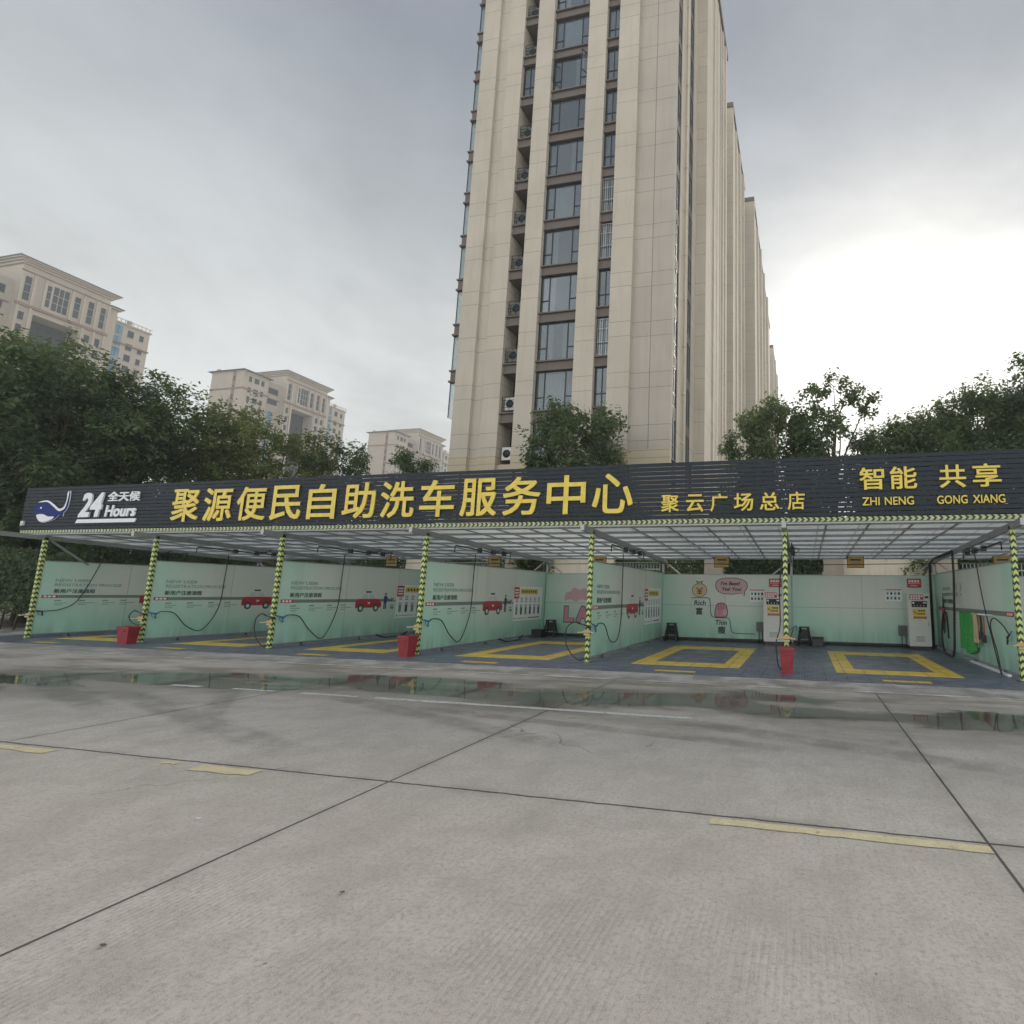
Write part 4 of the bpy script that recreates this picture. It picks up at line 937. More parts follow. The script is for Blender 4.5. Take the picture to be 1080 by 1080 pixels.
rng = np.random.default_rng(5)
def leaf_mesh(name, centres, normals, size, mat, elong=.5, seedrng=None):
    """one mesh of folded leaf blades at the given points"""
    r = seedrng or rng; n = len(centres)
    nrm = normals+r.normal(0, .55, (n, 3)); nrm /= np.linalg.norm(nrm, axis=1)[:, None]+1e-9
    t = r.normal(0, 1, (n, 3)); t[:, 2] -= .5; t -= nrm*(t*nrm).sum(1)[:, None]; t /= np.linalg.norm(t, axis=1)[:, None]+1e-9
    b = np.cross(nrm, t); L = size*r.uniform(.65, 1.35, n)[:, None]; W = L*elong
    v = np.empty((n, 4, 3)); v[:, 0] = centres-t*L*.5; v[:, 1] = centres+b*W*.5-nrm*L*.06; v[:, 2] = centres+t*L*.5-nrm*L*.1; v[:, 3] = centres-b*W*.5-nrm*L*.06
    me = bpy.data.meshes.new(name); me.vertices.add(4*n); me.vertices.foreach_set('co', v.reshape(-1))
    me.loops.add(4*n); me.loops.foreach_set('vertex_index', np.arange(4*n, dtype=np.int32)); me.polygons.add(n)
    me.polygons.foreach_set('loop_start', np.arange(0, 4*n, 4, dtype=np.int32)); me.polygons.foreach_set('loop_total', np.full(n, 4, dtype=np.int32))
    me.materials.append(M[mat]); me.update(calc_edges=True); return me
def hedge(x0, x1, y, h, d, label, mat='leaf_dark', n=2200):
    t = thing('hedge', label, 'hedge', ((x0+x1)/2, y, 0), 0, 'dark clipped hedges behind the wash')
    L_ = x1-x0; cnt = int(L_*n)
    c = np.column_stack([rng.uniform(-L_/2, L_/2, cnt), rng.normal(0, d*.3, cnt), rng.uniform(.1, 1, cnt)**.7*h])
    c[:, 2] += .18*np.sin(c[:, 0]*2.1+y)*(c[:, 2]/h); nn = np.column_stack([rng.normal(0, .3, cnt), -np.ones(cnt), rng.uniform(0, 1, cnt)])
    o = link('foliage', leaf_mesh('hedge_foliage', c, nn, .13, mat), t)
    s = one('bark')
    for x in np.arange(-L_/2+.3, L_/2, .7): s.tube([(x, .0, 0), (x+.1, .05, h*.5), (x-.05, 0, h*.85)], .03, 5, [.04, .025, .01])
    s.build('stems', t)['kind'] = 'stuff'
hedge(-5.8, -3.95, 22.3, 3.3, .8, 'dark hedge left of the stone column behind the mural bay'); hedge(-3.1, .78, 22.3, 3.3, .8, 'dark hedge between the two stone columns behind the left kiosk', n=4500)
hedge(-16.4, -12.9, 22.5, 3.1, .8, 'dark hedge behind the bar fence of the third bay'); hedge(-7.9, -5.8, 22.5, 3.2, .8, 'dark hedge behind the bar fence over the fifth partition board'); hedge(5.65, 9.0, 22.4, 3.2, .8, 'dark hedge beyond the right hand partition')
hedge(-24.2, -18.3, 21.8, 3.4, 1.2, 'tall dark hedge behind the two leftmost bays')
hedge(-34.0, -24.4, 20.0, 4.2, 2.2, 'overgrown dark hedge left of the canopy')
hedge(-48.0, -24.9, 13.6, 2.7, 1.4, 'lower dark hedge along the left edge of the concrete', n=1500)

# ------------------------------------------------------------------ trees
def tree_proto(seed, H, RX, lobes, leaves, size, mat, th=None, sparse=.0, drop=.0):
    """returns (trunk mesh, crown mesh): limbs fork to lobes, every lobe is made of twig clusters of leaves"""
    r = np.random.default_rng(seed); th = th or H*.3
    tr = one('bark'); lean = r.normal(0, .25, 2)
    top = Vector((lean[0], lean[1], H*.72)); mid = Vector((lean[0]*.5, lean[1]*.4, th))
    tr.tube(spline([(0, 0, -.1), (lean[0]*.15, 0, th*.5), mid, (mid+top)/2+Vector((r.normal(0, .2), r.normal(0, .2), 0)), top], 4), .1, 8, list(np.linspace(.021*H, .004*H, 17)))
    C = []; RAD = []
    for i in range(lobes):
        a = 2*PI*(i*.382+r.uniform(-.06, .06)); q = (i+.5)/lobes
        zz = th*.95+(H-th*.95)*(q**.85)*.93; env = math.sin(PI*min(1., .16+.84*(zz-th*.8)/(H-th*.8)))**.6
        rr = RX*env*r.uniform(.45, .92); c = np.array([lean[0]*.5+rr*math.cos(a), lean[1]*.5+rr*math.sin(a), zz-drop*rr])
        C.append(c); RAD.append(RX*r.uniform(.26, .42)*(1-.25*q))
        s = Vector((0, 0, th*.7+(zz-th*.7)*.5)); e = Vector(c); k = (s+e)/2+Vector((r.normal(0, .15), r.normal(0, .15), .2))
        tr.tube(spline([s, k, e], 4), .05, 5, list(np.linspace(.008*H*(1-.4*q), .012, 9)))
    P = []; Nn = []; tot = sum(x**2 for x in RAD)
    for c, R_ in zip(C, RAD):
        nl = int(leaves*R_**2/tot); nt_ = max(6, nl//26); d = r.normal(0, 1, (nt_, 3)); d /= np.linalg.norm(d, axis=1)[:, None]
        rad = R_*r.uniform(.35, 1.12, nt_)**(.6)*(1+.22*np.sin(d[:, 0]*5+seed)+.15*np.sin(d[:, 2]*9)); tc = c+d*rad[:, None]*np.array([1, 1, .78])
        if sparse: keep = r.uniform(0, 1, nt_) > sparse; tc = tc[keep]; d = d[keep]; nt_ = len(tc)
        per = max(4, nl//nt_)
        for j in range(nt_):
            ax = d[j]+r.normal(0, .35, 3)+np.array([0, 0, .15]); ax /= np.linalg.norm(ax); u = r.uniform(-.5, .5, per)[:, None]
            pts = tc[j]+ax*u*size*3.4+r.normal(0, size*.62, (per, 3)); pts[:, 2] -= np.abs(u[:, 0])*size*.8
            P.append(pts); Nn.append(np.tile(d[j]*.6+np.array([0, 0, .9]), (per, 1)))
        if nt_:
            for j in range(0, nt_, 9): tr.tube([Vector(c), Vector((c+tc[j])/2)+Vector((0, 0, -.05)), Vector(tc[j])], .012, 4, [.02, .014, .006])
    P = np.vstack(P); Nn = np.vstack(Nn)
    tm = tr.build('trunk'); me = tm.data; bpy.data.objects.remove(tm)
    return me, leaf_mesh('crown', P, Nn, size, mat, .48, r)
PRO = {
    'broad': tree_proto(11, 12.4, 4.2, 26, 30000, .20, 'leaf', 2.6),
    'broad2': tree_proto(23, 12.0, 4.0, 24, 27000, .20, 'leaf_dark', 2.4),
    'broad3': tree_proto(37, 11.0, 3.7, 22, 24000, .19, 'leaf_yellow', 2.6),
    'small': tree_proto(41, 10.4, 2.3, 24, 22000, .17, 'leaf_dark', 3.2),
    'small2': tree_proto(53, 9.6, 1.9, 18, 13000, .17, 'leaf', 3.2),
    'wispy': tree_proto(67, 11.2, 2.3, 22, 9000, .19, 'leaf_dark', 3.4, .3),
    'loose': tree_proto(83, 10.2, 3.3, 20, 12500, .18, 'leaf_yellow', 2.8, .22),
    'wide': tree_proto(71, 10.0, 3.0, 30, 38000, .185, 'leaf', 2.6),
}
def tree(kind, x, y, s, rz, label, sz=1.):
    t = thing('tree', label, 'tree', (x, y, 0), rz, 'trees behind the car wash'); t.scale = (s, s, s*sz)
    link('trunk', PRO[kind][0], t); link('crown', PRO[kind][1], t)
tree('broad', -35.0, 15.6, 1.12, .3, 'tallest broad green tree at the far left, rising in front of the near apartment block')
tree('broad2', -31.8, 16.4, 1.0, 1.9, 'dark broad tree above the whale emblem end of the sign board')
tree('broad', -31.6, 18.6, .98, 3.7, 'broad tree under the right end of the near left apartment block')
tree('broad2', -40.5, 19.0, 1.12, 2.6, 'broad tree standing behind the tallest one at the far left')
tree('broad2', -38.5, 12.2, .92, 4.4, 'broad tree reaching the left border of the picture beside the road')
tree('broad3', -30.9, 21.6, 1.07, .9, 'yellowish green tree to the left of the middle apartment block')
tree('broad2', -34.6, 23.2, .95, 5.4, 'dark tree filling the gap behind the yellowish green one')
tree('loose', -28.0, 22.8, 1.05, 2.2, 'yellowish green tree covering the left foot of the middle apartment block')
tree('loose', -26.2, 23.6, 1.02, 4.1, 'loose tree in front of the middle apartment block')
tree('wispy', -24.3, 23.9, .88, 1.2, 'thin lacy tree at the right foot of the middle apartment block')
tree('small2', -19.6, 23.9, .93, .4, 'small tree in front of the farthest apartment block')
tree('small2', -21.2, 24.3, .80, 2.4, 'smallest tree, just left of the one before the farthest apartment block')
tree('wide', -10.35, 23.9, 1.07, 2.2, 'round dark tree in front of the tower windows')
tree('small2', -12.7, 24.0, .84, 1.3, 'low tree at the left side of the round dark tree before the tower')
tree('wide', -1.15, 24.0, .92, .6, 'bushy tree at the right foot of the tower', 1.13)
tree('wispy', 1.35, 24.4, 1.07, 2.8, 'wispy see through tree against the bright sky')
tree('wide', 4.0, 24.6, .93, 5.0, 'rounded tree right of the wispy one')
tree('wide', 5.4, 24.3, .93, 2.3, 'lower dark tree between two rounded ones at the right')
tree('wide', 7.4, 25.0, 1.06, 3.9, 'rounded tree above the last four letters of the sign')
tree('broad2', 10.6, 24.8, 1.04, 1.0, 'tall broad tree at the right end of the row behind the sign')
tree('broad', 14.5, 25.5, 1.12, 4.8, 'tallest broad tree beyond the right end of the sign')
# sprigs of the shrubs that show left of the canopy
for x, y, s, lab in ((-27.0, 16.2, .36, 'leafy shrub close to the left end of the canopy'), (-29.6, 15.0, .40, 'leafy shrub left of the one by the canopy end'), (-32.4, 13.6, .42, 'leafy shrub farthest left beside the concrete'), (-25.4, 18.6, .34, 'leafy shrub behind the leftmost partition board')):
    t = thing('shrub', lab, 'shrub', (x, y, -.9*s), x, 0 or 'shrubs left of the canopy'); t.scale = (s*1.15, s*1.15, s*.95); link('stems', PRO['broad2'][0], t); link('foliage', PRO['broad2'][1], t)

# ------------------------------------------------------------------ near tower
def facade_tower():
    T = thing('apartment_tower', 'tall beige residential tower with dark window columns rising behind the sign', 'apartment tower', (-13.3, 26.7, 0))
    OX, OY = -13.3, 26.7
    def A(m, n, p=None):
        o = m.build(n, T if p is None else p, (-OX, -OY, 0) if p is None else (0, 0, 0)); return o
    HT = 51.2; B0 = 9.2
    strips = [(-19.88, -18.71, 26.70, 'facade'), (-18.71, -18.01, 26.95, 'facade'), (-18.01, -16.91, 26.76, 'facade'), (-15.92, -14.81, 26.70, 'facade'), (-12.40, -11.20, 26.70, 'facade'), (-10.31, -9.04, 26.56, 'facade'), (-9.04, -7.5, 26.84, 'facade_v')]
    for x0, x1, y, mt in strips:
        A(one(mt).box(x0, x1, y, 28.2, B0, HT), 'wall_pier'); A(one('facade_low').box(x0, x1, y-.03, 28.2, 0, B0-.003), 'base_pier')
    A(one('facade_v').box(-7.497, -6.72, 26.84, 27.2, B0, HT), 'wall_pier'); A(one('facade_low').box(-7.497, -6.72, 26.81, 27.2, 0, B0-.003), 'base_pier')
    A(one('facade').box(-19.88, -7.6, 29.3, 33.2, 0, HT), 'wall_core')
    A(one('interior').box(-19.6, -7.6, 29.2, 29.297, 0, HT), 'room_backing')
    A(one('facade').box(-19.88, -6.06, 33.2, 43.2, 0, HT), 'wall_core')
    for x0, x1 in ((-16.91, -15.92), (-14.81, -12.40), (-11.20, -10.31)): A(one('facade_low').box(x0, x1, 26.95, 28.2, 0, 8.72), 'base_pier')
    for x0, x1 in ((-19.88, -19.6), (-7.0, -6.72)): A(one('facade').box(x0, x1, 28.2, 29.3, 0, HT), 'wall_pier') if x0 < -10 else None
    A(one('taupe').box(-20.0, -5.9, 26.4, 43.4, HT, HT+.6), 'parapet')
    # window meshes (local: x across, z up, y into the wall)
    def win_mesh(w, h, bars, lower, grill=False):
        m = one('frame'); t_ = .06
        m.box(0, w, 0, .07, 0, t_); m.box(0, w, 0, .07, h-t_, h); m.box(0, t_, 0, .07, t_, h-t_); m.box(w-t_, w, 0, .07, t_, h-t_)
        for b in bars: m.box(b-t_/2, b+t_/2, .003, .067, t_, h-t_)
        for x0, x1, z in lower: m.box(x0, x1, .006, .064, z-.03, z+.03)
        if grill:
            m.mat('kiosk')
            for x in np.arange(.1, w-.05, .13): m.box(x-.007, x+.007, -.06, -.046, .08, h-.1)
            for z in (.1, h*.36, h*.7, h-.12): m.box(.05, w-.05, -.066, -.04, z, z+.016)
        return m
    H_ = 2.36
    big = win_mesh(2.41, H_, (.56, 1.85), ((.06, .53, .8), (1.88, 2.35, .8)))
    big_o = None; small_o = None; small_g = None; pane_b = one('glass').box(.06, 2.35, .03, .036, .06, H_-.06); pane_s = one('glass').box(.06, .83, .03, .036, .06, H_-.06)
    small = win_mesh(.89, H_, (.45,), ((.06, .83, .8),)); smallg = win_mesh(.89, H_, (.45,), ((.06, .83, .8),), True)
    bigm = big.build('window'); bm_ = bigm.data; bpy.data.objects.remove(bigm)
    sm = small.build('window'); sm_ = sm.data; bpy.data.objects.remove(sm)
    sg = smallg.build('window'); sg_ = sg.data; bpy.data.objects.remove(sg)
    p = pane_b.build('pane'); pb_ = p.data; bpy.data.objects.remove(p); p = pane_s.build('pane'); ps_ = p.data; bpy.data.objects.remove(p)
    def cur_mesh(x0, x1, h):
        m = one('curtain'); m.sm = True; n = max(6, int((x1-x0)*22)); vs = []
        for z in (.05, h):
            for i in range(n+1): vs.append((x0+(x1-x0)*i/n, .11+.03*math.sin(i*1.9), z))
        m.add(vs, [(i, i+1, n+2+i, n+1+i) for i in range(n)]); o = m.build('curtain'); d = o.data; bpy.data.objects.remove(o); return d
    curs = [cur_mesh(.6, 1.8, 2.2), cur_mesh(.1, .9, 2.25), cur_mesh(1.5, 2.3, 2.25), cur_mesh(.1, .45, 2.2)]
    def place(me, pane, x, z, extra=(), y=27.0, rz=0.):
        o = link('window', me, T, (x-OX, y-OY, z)); o.rotation_euler.z = rz; link('pane', pane, o)
        for c in extra: link('curtain', c, o)
        return o
    rr = random.Random(3)
    for k in range(-1, 13):
        zb = 11.76+2.98*k; 
        if k == -1: zb = 8.78
        # spandrels with ledges
        for x0, x1 in ((-14.81, -12.40), (-11.20, -10.31), (-16.91, -15.92)):
            A(one('taupe').box(x0, x1, 26.93, 29.2 if x0 == -16.91 else 27.3, zb+H_+.003, zb+2.977), 'spandrel')
            A(one('taupe').box(x0, x1, 26.80, 26.927, zb+2.90, zb+2.975), 'ledge'); A(one('taupe').box(x0, x1, 26.86, 26.927, zb+H_+.003, zb+H_+.07), 'ledge')
        ex = []
        if k in (0, 1, 4, 8): ex = [curs[0]] if k != 1 else [curs[1], curs[2]]
        elif rr.random() < .75: ex = [curs[rr.choice((1, 2))]]
        wo = place(bm_, pb_, -14.81, zb, ex)
        if k == 7:
            for xa, ang in ((.03, -1.05), (2.38, 1.05+PI)):
                s = one('frame'); c_, s_ = math.cos(ang), math.sin(ang); wd = .55
                def Q(u, z): return (xa+u*c_, -.02+u*s_ if ang < 0 else -.02+u*s_, z)
                for za, zc in ((.82, .88), (2.2, 2.26)): s.beam(Q(0, (za+zc)/2), Q(wd, (za+zc)/2), .04, .06)
                s.beam(Q(.02, .88), Q(.02, 2.2), .04, .05); s.beam(Q(wd-.02, .88), Q(wd-.02, 2.2), .04, .05)
                s.mat('glass_light').add([Q(.03, .88), Q(wd-.03, .88), Q(wd-.03, 2.2), Q(.03, 2.2)], [(0, 1, 2, 3)])
                s.build('open_sash', wo)
        place(sg_ if k in (1, 3, 4) else sm_, ps_, -11.20, zb, [curs[3]] if rr.random() < .6 else [])
        # left recess: balcony with unit and railing, one floor glazed
        x0, x1 = -16.91, -15.92
        if k == 7:
            o = link('window', sm_, T, (x0+.05-OX, 27.02-OY, zb)); o.scale.x = 1.0; link('pane', ps_, o)
        else:
            A(one('tapered').box(x0+.001, x1-.001, 28.45, 28.6, zb+.003, zb+H_-.003), 'recess_wall')
            u = one('greycab'); u.bbox(x0+.18, x1-.14, 27.25, 27.6, zb+.25, zb+.95, .02)
            u.mat('kiosk' if k in (-1, 0) else 'greycab'); u.bbox(x0+.16, x1-.12, 27.1, 27.248, zb+.22, zb+.98, .02); un = A(u, 'air_conditioner')
            fan = one('black'); fan.tube([(x0+.48, 27.098, zb+.6), (x0+.48, 27.08, zb+.6)], .24, 18); fn = fan.build('fan', un)
            if k != -1:
                rl = one('frame')
                for z in (.12, .34, .56, .78, 1.0): rl.box(x0+.04, x1-.02, 26.98, 27.0, zb+z, zb+z+.028)
                for x in (x0+.05, x0+.5, x1-.05): rl.box(x-.012, x+.012, 27.002, 27.02, zb+.05, zb+1.02)
                A(rl, 'railing')
            A(one('blackplastic').box(x0+.35, x1-.1, 28.38, 28.447, zb+.1, zb+1.9), 'recess_door')
    # east side window strips at x=-6.72
    A(one('facade').box(-7.41, -6.72, 28.3, 30.6, 0, HT), 'side_pier'); A(one('facade').box(-7.41, -6.72, 31.9, 33.197, 0, HT), 'side_pier')
    for y0, y1 in ((27.2, 28.3), (30.6, 31.9)):
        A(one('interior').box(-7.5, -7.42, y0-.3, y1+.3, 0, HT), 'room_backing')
        w_ = y1-y0
        m = win_mesh(w_, H_, (w_/2,), ((.06, w_-.06, .8),)).build('window'); me = m.data; bpy.data.objects.remove(m)
        pm_ = one('dullglass').box(.06, w_-.06, .03, .036, .06, H_-.06).build('pane'); pme = pm_.data; bpy.data.objects.remove(pm_)
        for k in range(-1, 13):
            zb = 11.76+2.98*k
            o = link('window', me, T, (-6.775-OX, y0-OY, zb)); o.rotation_euler.z = PI/2; link('pane', pme, o)
            s = one('taupe'); s.box(-7.2, -6.765, y0, y1, zb+H_+.003, zb+2.977); A(s, 'spandrel')
    pp = one('cream'); pp.tube([(-6.62, 29.5, 0), (-6.62, 29.5, HT)], .07, 8)
    for k in range(17): pp.tube([(-6.62, 29.5, 1.2+2.98*k), (-6.62, 29.5, 1.32+2.98*k)], .10, 8)
    A(pp, 'drain_pipe')
    # east face of the deeper part: thin ribs and dark slot strips
    for y0, y1, px_ in ((33.2, 33.7, .02), (36.2, 36.9, .10), (38.1, 38.5, -.0), (40.6, 41.1, .12), (41.9, 42.6, .16)):
        A(one('facade').box(-6.06, -6.06+max(.03, px_), y0, y1, 0, HT-.01), 'rib')
    for y in (37.4, 39.6): 
        A(one('taupe').box(-6.06, -6.045, y-.12, y+.12, 0, HT), 'glazing_slot')
    # west bay windows seen in profile
    for k in range(0, 13):
        zb = 11.76+2.98*k
        m = one('taupe'); m.box(-20.52, -19.88, 27.1, 29.0, zb+H_-.05, zb+2.98-.1); m.box(-20.6, -19.88, 27.02, 29.08, zb+H_-.16, zb+H_-.05); m.box(-20.6, -19.88, 27.02, 29.08, zb+2.88, zb+2.97); b = A(m, 'bay_window')
        gq = one('glass_light'); gq.box(-20.46, -20.45, 27.16, 28.94, zb-.01, zb+H_-.17); gq.box(-20.44, -19.9, 27.16, 27.17, zb-.01, zb+H_-.17); gq.build('pane', b)
        fq = one('frame')
        for y in (27.13, 28.0, 28.93): fq.box(-20.5, -20.465, y-.025, y+.025, zb-.01, zb+H_-.17)
        fq.build('frame', b)
    return T
facade_tower()
def rear_tower(x0, xs, y0, y1, label, steps):
    T = thing('apartment_tower', label, 'apartment tower', ((x0+xs)/2, y0, 0)); ox, oy = (x0+xs)/2, y0; HT = 51.2
    def A(m, n): return m.build(n, T, (-ox, -oy, 0))
    A(one('facade').box(x0, xs, y0, y1, 0, HT), 'wall'); A(one('taupe').box(x0-.15, xs+.12, y0-.12, y1+.12, HT, HT+.5), 'parapet')
    for a, b, pr in steps: A(one('facade').box(xs, xs+pr, a, b, 0, HT-.02), 'rib')
    for a, b, pr in steps[:-1]:
        s = one('taupe'); s.box(xs, xs+.02, b+.25, b+.65, 0, HT-.05); A(s, 'glazing_slot')
    for k in range(16): A(one('farwin').box(x0+1.2, x0+2.6, y0-.03, y0-.003, 2.2+3*k, 4.2+3*k), 'window')
rear_tower(-18, -6.15, 48.3, 60.0, 'beige tower directly behind the near one, showing only its narrow right edge', ((48.3, 48.8, .1), (51.2, 51.8, .12), (54.2, 54.8, .2), (57.4, 58.0, .25)))
rear_tower(-17, -5.2, 62.1, 96.0, 'beige tower third in the row, its stepped edge against the bright sky', ((62.1, 62.8, .12), (67, 67.8, .2), (72, 73, .3), (78, 79, .35), (85, 86.4, .4)))
rear_tower(-16, -5.0, 104.0, 126.0, 'beige tower last in the row, a low sliver beside the bushy tree', ((104, 105, .15), (110, 111.5, .3), (118, 120, .35)))

# ------------------------------------------------------------------ far ornate blocks
def ornate_block():
    T = thing('apartment_block', '', 'apartment block', (0, 0, 0))
    A = lambda m, n, p=T: m.build(n, p)
    A(one('farwall').box(-13, 0, 0, 8, 0, 69.6), 'wall'); A(one('farwall').box(-13, -.9, 8, 13.4, 0, 69.2), 'wall')
    w = one('farwall')
    w.box(-13, .9, 13.4, 16.3, 0, 73.2); w.box(-13, .9, 24.4, 29.2, 0, 73.2); w.box(-13, .9, 16.3, 24.4, 62.4, 73.2); w.box(-13, -3.2, 16.3, 24.4, 0, 62.4); A(w, 'portal_wall')
    A(one('farwall').box(-12, .3, 29.2, 31.2, 0, 71.4), 'wall'); A(one('farwall').box(-13, -.4, 31.2, 39, 0, 68.9), 'wall')
    A(one('interior').box(-3.2, -3.1, 16.35, 24.35, 0, 62.3), 'portal_recess')
    c = one('farwall')
    for e, z0, z1 in ((.4, 73.2, 73.7), (.8, 73.7, 74.1), (1.2, 74.1, 74.4)): c.box(-13-e, .9+e, 13.4-e, 29.2+e, z0, z1)
    c.mat('farroof').box(-14.4, 2.3, 12.0, 30.6, 74.4, 74.6); A(c, 'cornice')
    c = one('farwall'); c.box(-12.5, .9, 28.0+1.25, 31.8, 71.4, 71.8); c.mat('farroof').box(-12.6, 1.3, 29.25, 32.1, 71.8, 71.95); A(c, 'shoulder_cornice')
    r = one('farroof'); r.add([(-14, -1, 69.6), (1, -1, 69.6), (1, 9, 69.6), (-14, 9, 69.6), (-9, 3.2, 71.3), (-3, 3.2, 71.3), (-3, 5, 71.3), (-9, 5, 71.3)], [(0, 1, 5, 4), (1, 2, 6, 5), (2, 3, 7, 6), (3, 0, 4, 7), (4, 5, 6, 7), (3, 2, 1, 0)]); A(r, 'roof')
    c = one('farwall'); c.box(-13.3, -.1, 31.4, 39.3, 68.9, 69.25)
    for y in np.arange(31.5, 39.3, .9): c.box(-.25, -.12, y, y+.1, 69.25, 70.0)
    c.box(-.28, -.1, 31.4, 39.3, 70.0, 70.12); c.box(-1.6, -.8, 34.4, 35.2, 69.25, 70.6); A(c, 'parapet')
    A(one('farwall').box(-11.2, -10, -.15, 9, 69.6, 70.5), 'parapet')
    for q in ((-13.12, .12, -.12, 8.0, 63.5, 64.0), (.9, 1.25, 13.1, 29.5, 63.5, 64.1), (-.9, -.75, 8.0, 13.1, 63.6, 63.9), (-.4, -.1, 31.2, 39.15, 63.5, 63.9), (.9, 1.05, 13.2, 29.4, 71.6, 71.9), (-13.1, .1, -.1, 8.0, 45.6, 45.95), (-13.1, .1, -.1, 8.0, 33.7, 34.05)):
        A(one('farband').box(*q), 'ledge')
    for y in (13.4, 15.4, 17.2, 21.9, 24.1, 26.6, 28.9): A(one('farwall').box(.9, 1.22, y-.02, y+.42, 64.15, 71.4), 'pilaster')
    for y in (13.4, 15.5, 24.6, 26.8, 28.8): A(one('farwall').box(.9, 1.2, y, y+.4, 20, 63.45), 'pilaster')
    for y0, y1, z0, z1, mt in ((14.1, 15.1, 65.0, 70.6, 'farwin'), (17.8, 18.5, 65.2, 70.4, 'farwin'), (18.9, 21.6, 64.9, 70.7, 'farwin'), (22.7, 23.7, 65.2, 70.4, 'farwin'), (25.2, 26.2, 65.0, 70.6, 'farwin'), (27.6, 28.5, 65.0, 70.3, 'farwin')):
        m = one(mt); m.box(.9, .93, y0, y1, z0, z1)
        o = A(m, 'window'); f = one('farwall')
        for z in (z0+1.8, z0+3.7): f.box(.933, .96, y0, y1, z, z+.12)
        if y1-y0 > 2: f.box(.933, .955, y0+.85, y0+.97, z0, z1); f.box(.933, .955, y1-.97, y1-.85, z0, z1)
        f.build('mullion', o)
    wm = {}
    def win(y0, y1, z, h, mt='farwin', x=0.):
        key = (round(y1-y0, 2), h, mt)
        if key not in wm:
            m = one(mt); m.box(0, .03, 0, y1-y0, 0, h); m.mat('farwall'); m.box(0, .12, -.1, y1-y0+.1, -.14, -.003); m.mat('frame'); m.box(.031, .06, (y1-y0)/2-.04, (y1-y0)/2+.04, 0, h)
            o = m.build('window'); wm[key] = o.data; bpy.data.objects.remove(o)
        return link('window', wm[key], T, (x, y0, z))
    for f in range(9):
        z = 66.4-2.98*f-(.6 if f > 0 else 0)
        for y0, y1 in ((1.6, 2.5), (3.4, 4.9), (5.6, 6.6)): win(y0, y1, z, 1.7)
        win(34.3, 35.6, z-.4, 1.8, x=-.4); win(36.9, 37.8, z-.4, 1.6, x=-.4)
    for f in range(2): win(8.9, 12.2, 65.4-3.1*f-.4*f, 2.0, 'interior', -.9)
    for f in range(9): win(9.2, 11.0, 56.8-2.98*f, 2.6, 'farblue', -.9)
    for f in range(9): win(31.4, 33.2, 65.8-2.98*f, 2.5, 'farblue', -.4)
    for f in range(8): z = 60.2-2.98*f; win(14.0, 14.9, z, 1.9, x=.9); win(25.4, 26.4, z, 1.9, x=.9); win(27.5, 28.4, z, 1.9, x=.9)
    # end face towards the viewer
    s = one('farband'); s.box(-4.4, -3.2, -.06, -.003, 20, 69.4); sl = A(s, 'end_slot')
    wn = one('farwin'); wn.box(-4.15, -3.45, -.09, -.063, 66.2, 67.8); o = wn.build('window', T); me = o.data
    for f in range(1, 12):
        link('window', me, T, (0, 0, -2.98*f))
    return T
b0 = ornate_block()
labs = ['nearest ornate beige apartment block, top left behind the broad trees', 'middle ornate beige apartment block with a tall central portal', 'farthest pale apartment block, small beside the tower']
for i, (y, x) in enumerate(((63.2, -170.6), (127.2, -170.2), (190.0, -168.5))):
    t = b0 if i == 0 else copy_tree(b0)
    t.location = (x, y, 0); t['label'] = labs[i]; t['group'] = 'ornate apartment blocks in a row at the left'
    if i == 2: t.location.z = -1

# ------------------------------------------------------------------ litter
def leaf_litter(x, y, s, mat, lab, cat='litter'):
    m = one(mat); r = random.Random(int(x*100)); n = 7
    pts = [(s*r.uniform(.6, 1.)*math.cos(2*PI*i/n), s*.6*r.uniform(.6, 1.)*math.sin(2*PI*i/n)) for i in range(n)]
    m.add([(a, b, .003+r.uniform(0, s*.12)) for a, b in pts]+[(0, 0, .004+s*.08)], [(i, (i+1) % n, n) for i in range(n)])
    tag(m.build('litter', None, (x, y, .004)), lab, cat, 'bits of litter on the concrete')
leaf_litter(2.02, 4.95, .07, 'paper', 'white scrap of paper near the right edge of the concrete')
leaf_litter(-4.02, 3.12, .022, 'paper', 'tiny white scrap left of the diagonal joint')
leaf_litter(-3.0, 2.0, .022, 'bark', 'brown leaf just right of the near end of the diagonal joint')
leaf_litter(-2.35, 2.6, .02, 'bark', 'brown leaf further up from the near joint')

# ------------------------------------------------------------------ light, sky, air
SUN = Vector((.15, .862, .47)).normalized(); BACK_FILL = 2.1
el = math.asin(SUN.z); az = math.atan2(SUN.x, SUN.y)
wld = bpy.data.worlds.new('World'); S.world = wld; wld.use_nodes = True; nt = wld.node_tree
for n in list(nt.nodes): nt.nodes.remove(n)
out = nt.nodes.new('ShaderNodeOutputWorld')
sky = nt.nodes.new('ShaderNodeTexSky'); sky.sky_type = 'NISHITA'; sky.sun_disc = False; sky.sun_elevation = el; sky.sun_rotation = az
sky.dust_density = 1.; sky.air_density = 1.2; sky.ozone_density = 1.
bg1 = nt.nodes.new('ShaderNodeBackground'); bg1.inputs[1].default_value = .06; lk(nt, sky.outputs[0], bg1.inputs[0])
tc = nt.nodes.new('ShaderNodeTexCoord'); dirv = tc.outputs['Generated']
dp = nt.nodes.new('ShaderNodeVectorMath'); dp.operation = 'DOT_PRODUCT'; lk(nt, dirv, dp.inputs[0]); dp.inputs[1].default_value = SUN
sp = nt.nodes.new('ShaderNodeSeparateXYZ'); lk(nt, dirv, sp.inputs[0])
d01 = val(nt, 'MAXIMUM', dp.outputs['Value'], 0.)
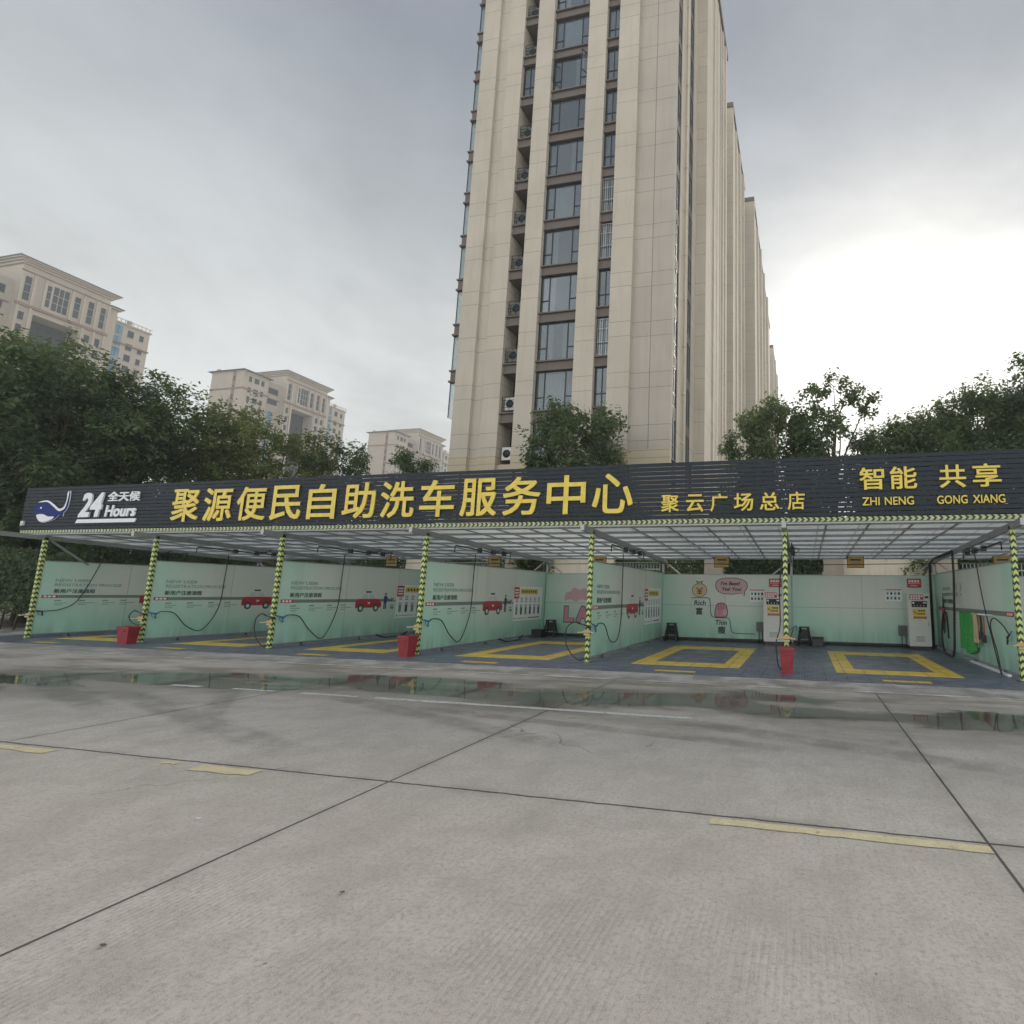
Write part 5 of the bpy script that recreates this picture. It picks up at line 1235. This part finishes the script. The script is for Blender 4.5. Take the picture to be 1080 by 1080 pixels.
# overcast deck: cloud noise on a plane overhead, so that the banks flatten towards the horizon
zz = val(nt, 'ADD', val(nt, 'MAXIMUM', sp.outputs[2], 0.), .16)
cv = nt.nodes.new('ShaderNodeCombineXYZ'); lk(nt, val(nt, 'DIVIDE', sp.outputs[0], zz), cv.inputs[0]); lk(nt, val(nt, 'DIVIDE', sp.outputs[1], zz), cv.inputs[1])
cl = noise(nt, cv.outputs[0], .75, 8, .56, .5); cl2 = noise(nt, cv.outputs[0], 2.4, 7, .6, .4)
k = val(nt, 'ADD', val(nt, 'MULTIPLY', cl, .72), val(nt, 'MULTIPLY', cl2, .28))
k = ramp(nt, k, .34, .66, 0, 1)
hor = ramp(nt, sp.outputs[2], .03, .72, 1, 0, False)
base = mixc(nt, hor, (.215, .235, .265), (.72, .725, .685))
lum = ramp(nt, k, 0, 1, .80, 1.22, False)
back = ramp(nt, sp.outputs[1], .12, -.55, 1., BACK_FILL)  # added fill: unseen sky behind the camera brightened to light the facades
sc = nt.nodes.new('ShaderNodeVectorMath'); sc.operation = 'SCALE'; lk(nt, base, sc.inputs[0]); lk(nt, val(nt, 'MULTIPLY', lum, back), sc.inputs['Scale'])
glow = val(nt, 'ADD', val(nt, 'MULTIPLY', val(nt, 'POWER', d01, 3.), .15), val(nt, 'MULTIPLY', val(nt, 'POWER', d01, 22.), .44))
glow = val(nt, 'MULTIPLY', glow, val(nt, 'MULTIPLY', ramp(nt, k, 0, 1, .7, 1.3, False), ramp(nt, sp.outputs[2], .3, .75, 1.1, .25)))
gs = nt.nodes.new('ShaderNodeVectorMath'); gs.operation = 'SCALE'; gs.inputs[0].default_value = (1., .97, .88); lk(nt, glow, gs.inputs['Scale'])
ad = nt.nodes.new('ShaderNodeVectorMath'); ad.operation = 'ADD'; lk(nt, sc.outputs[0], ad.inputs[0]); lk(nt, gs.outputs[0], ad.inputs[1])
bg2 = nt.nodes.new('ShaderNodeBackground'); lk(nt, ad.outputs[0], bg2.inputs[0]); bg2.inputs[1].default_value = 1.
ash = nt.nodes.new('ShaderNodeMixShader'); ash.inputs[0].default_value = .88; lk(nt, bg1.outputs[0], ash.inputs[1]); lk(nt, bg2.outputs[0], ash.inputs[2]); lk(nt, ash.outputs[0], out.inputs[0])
sd = bpy.data.lights.new('sun', 'SUN'); sd.energy = 1.5; sd.angle = R(18); sd.color = (1., .92, .80)
so = bpy.data.objects.new('sun', sd); COL.objects.link(so); so.rotation_euler = (-SUN).to_track_quat('-Z', 'Y').to_euler(); so.location = SUN*80

HAZE = True
if HAZE:
    m, ntm, outm = new_mat('thin_haze'); v = ntm.nodes.new('ShaderNodeVolumePrincipled'); v.inputs['Color'].default_value = (.86, .9, .95, 1); v.inputs['Density'].default_value = .0011; v.inputs['Anisotropy'].default_value = .3
    lk(ntm, v.outputs[0], outm.inputs['Volume']); M['haze'] = m
    hz = one('haze').box(-230, 120, -60, 260, -1, 78).build('haze'); hz['kind'] = 'stuff'; hz['label'] = 'thin pale haze in the air'

# ------------------------------------------------------------------ camera
cam = bpy.data.cameras.new('camera'); co = bpy.data.objects.new('camera', cam); COL.objects.link(co); S.camera = co
yaw, pitch, roll, f = -.2193, .1518, .0142, 567.9
cy, sy_, cp, sp_ = math.cos(yaw), math.sin(yaw), math.cos(pitch), math.sin(pitch)
F = Vector((sy_*cp, cy*cp, sp_)); r_ = Vector((cy, -sy_, 0)); u_ = r_.cross(F)
c_, s_ = math.cos(roll), math.sin(roll); rx, ux = c_*r_+s_*u_, -s_*r_+c_*u_
mt = Matrix((rx, ux, -F)).transposed().to_4x4(); mt.translation = Vector((0, 0, 1.55)); co.matrix_world = mt
cam.sensor_width = 36; cam.lens = f/1080*36; cam.shift_x = -180/1080; cam.clip_start = .05; cam.clip_end = 3000
S.view_settings.view_transform = 'Standard'; S.view_settings.look = 'None'; S.view_settings.exposure = .58; S.view_settings.gamma = 1
S.cycles.max_bounces = 8; S.cycles.transparent_max_bounces = 16; S.cycles.volume_bounces = 0; S.cycles.use_denoising = True
S.render.resolution_x = S.render.resolution_y = 1024
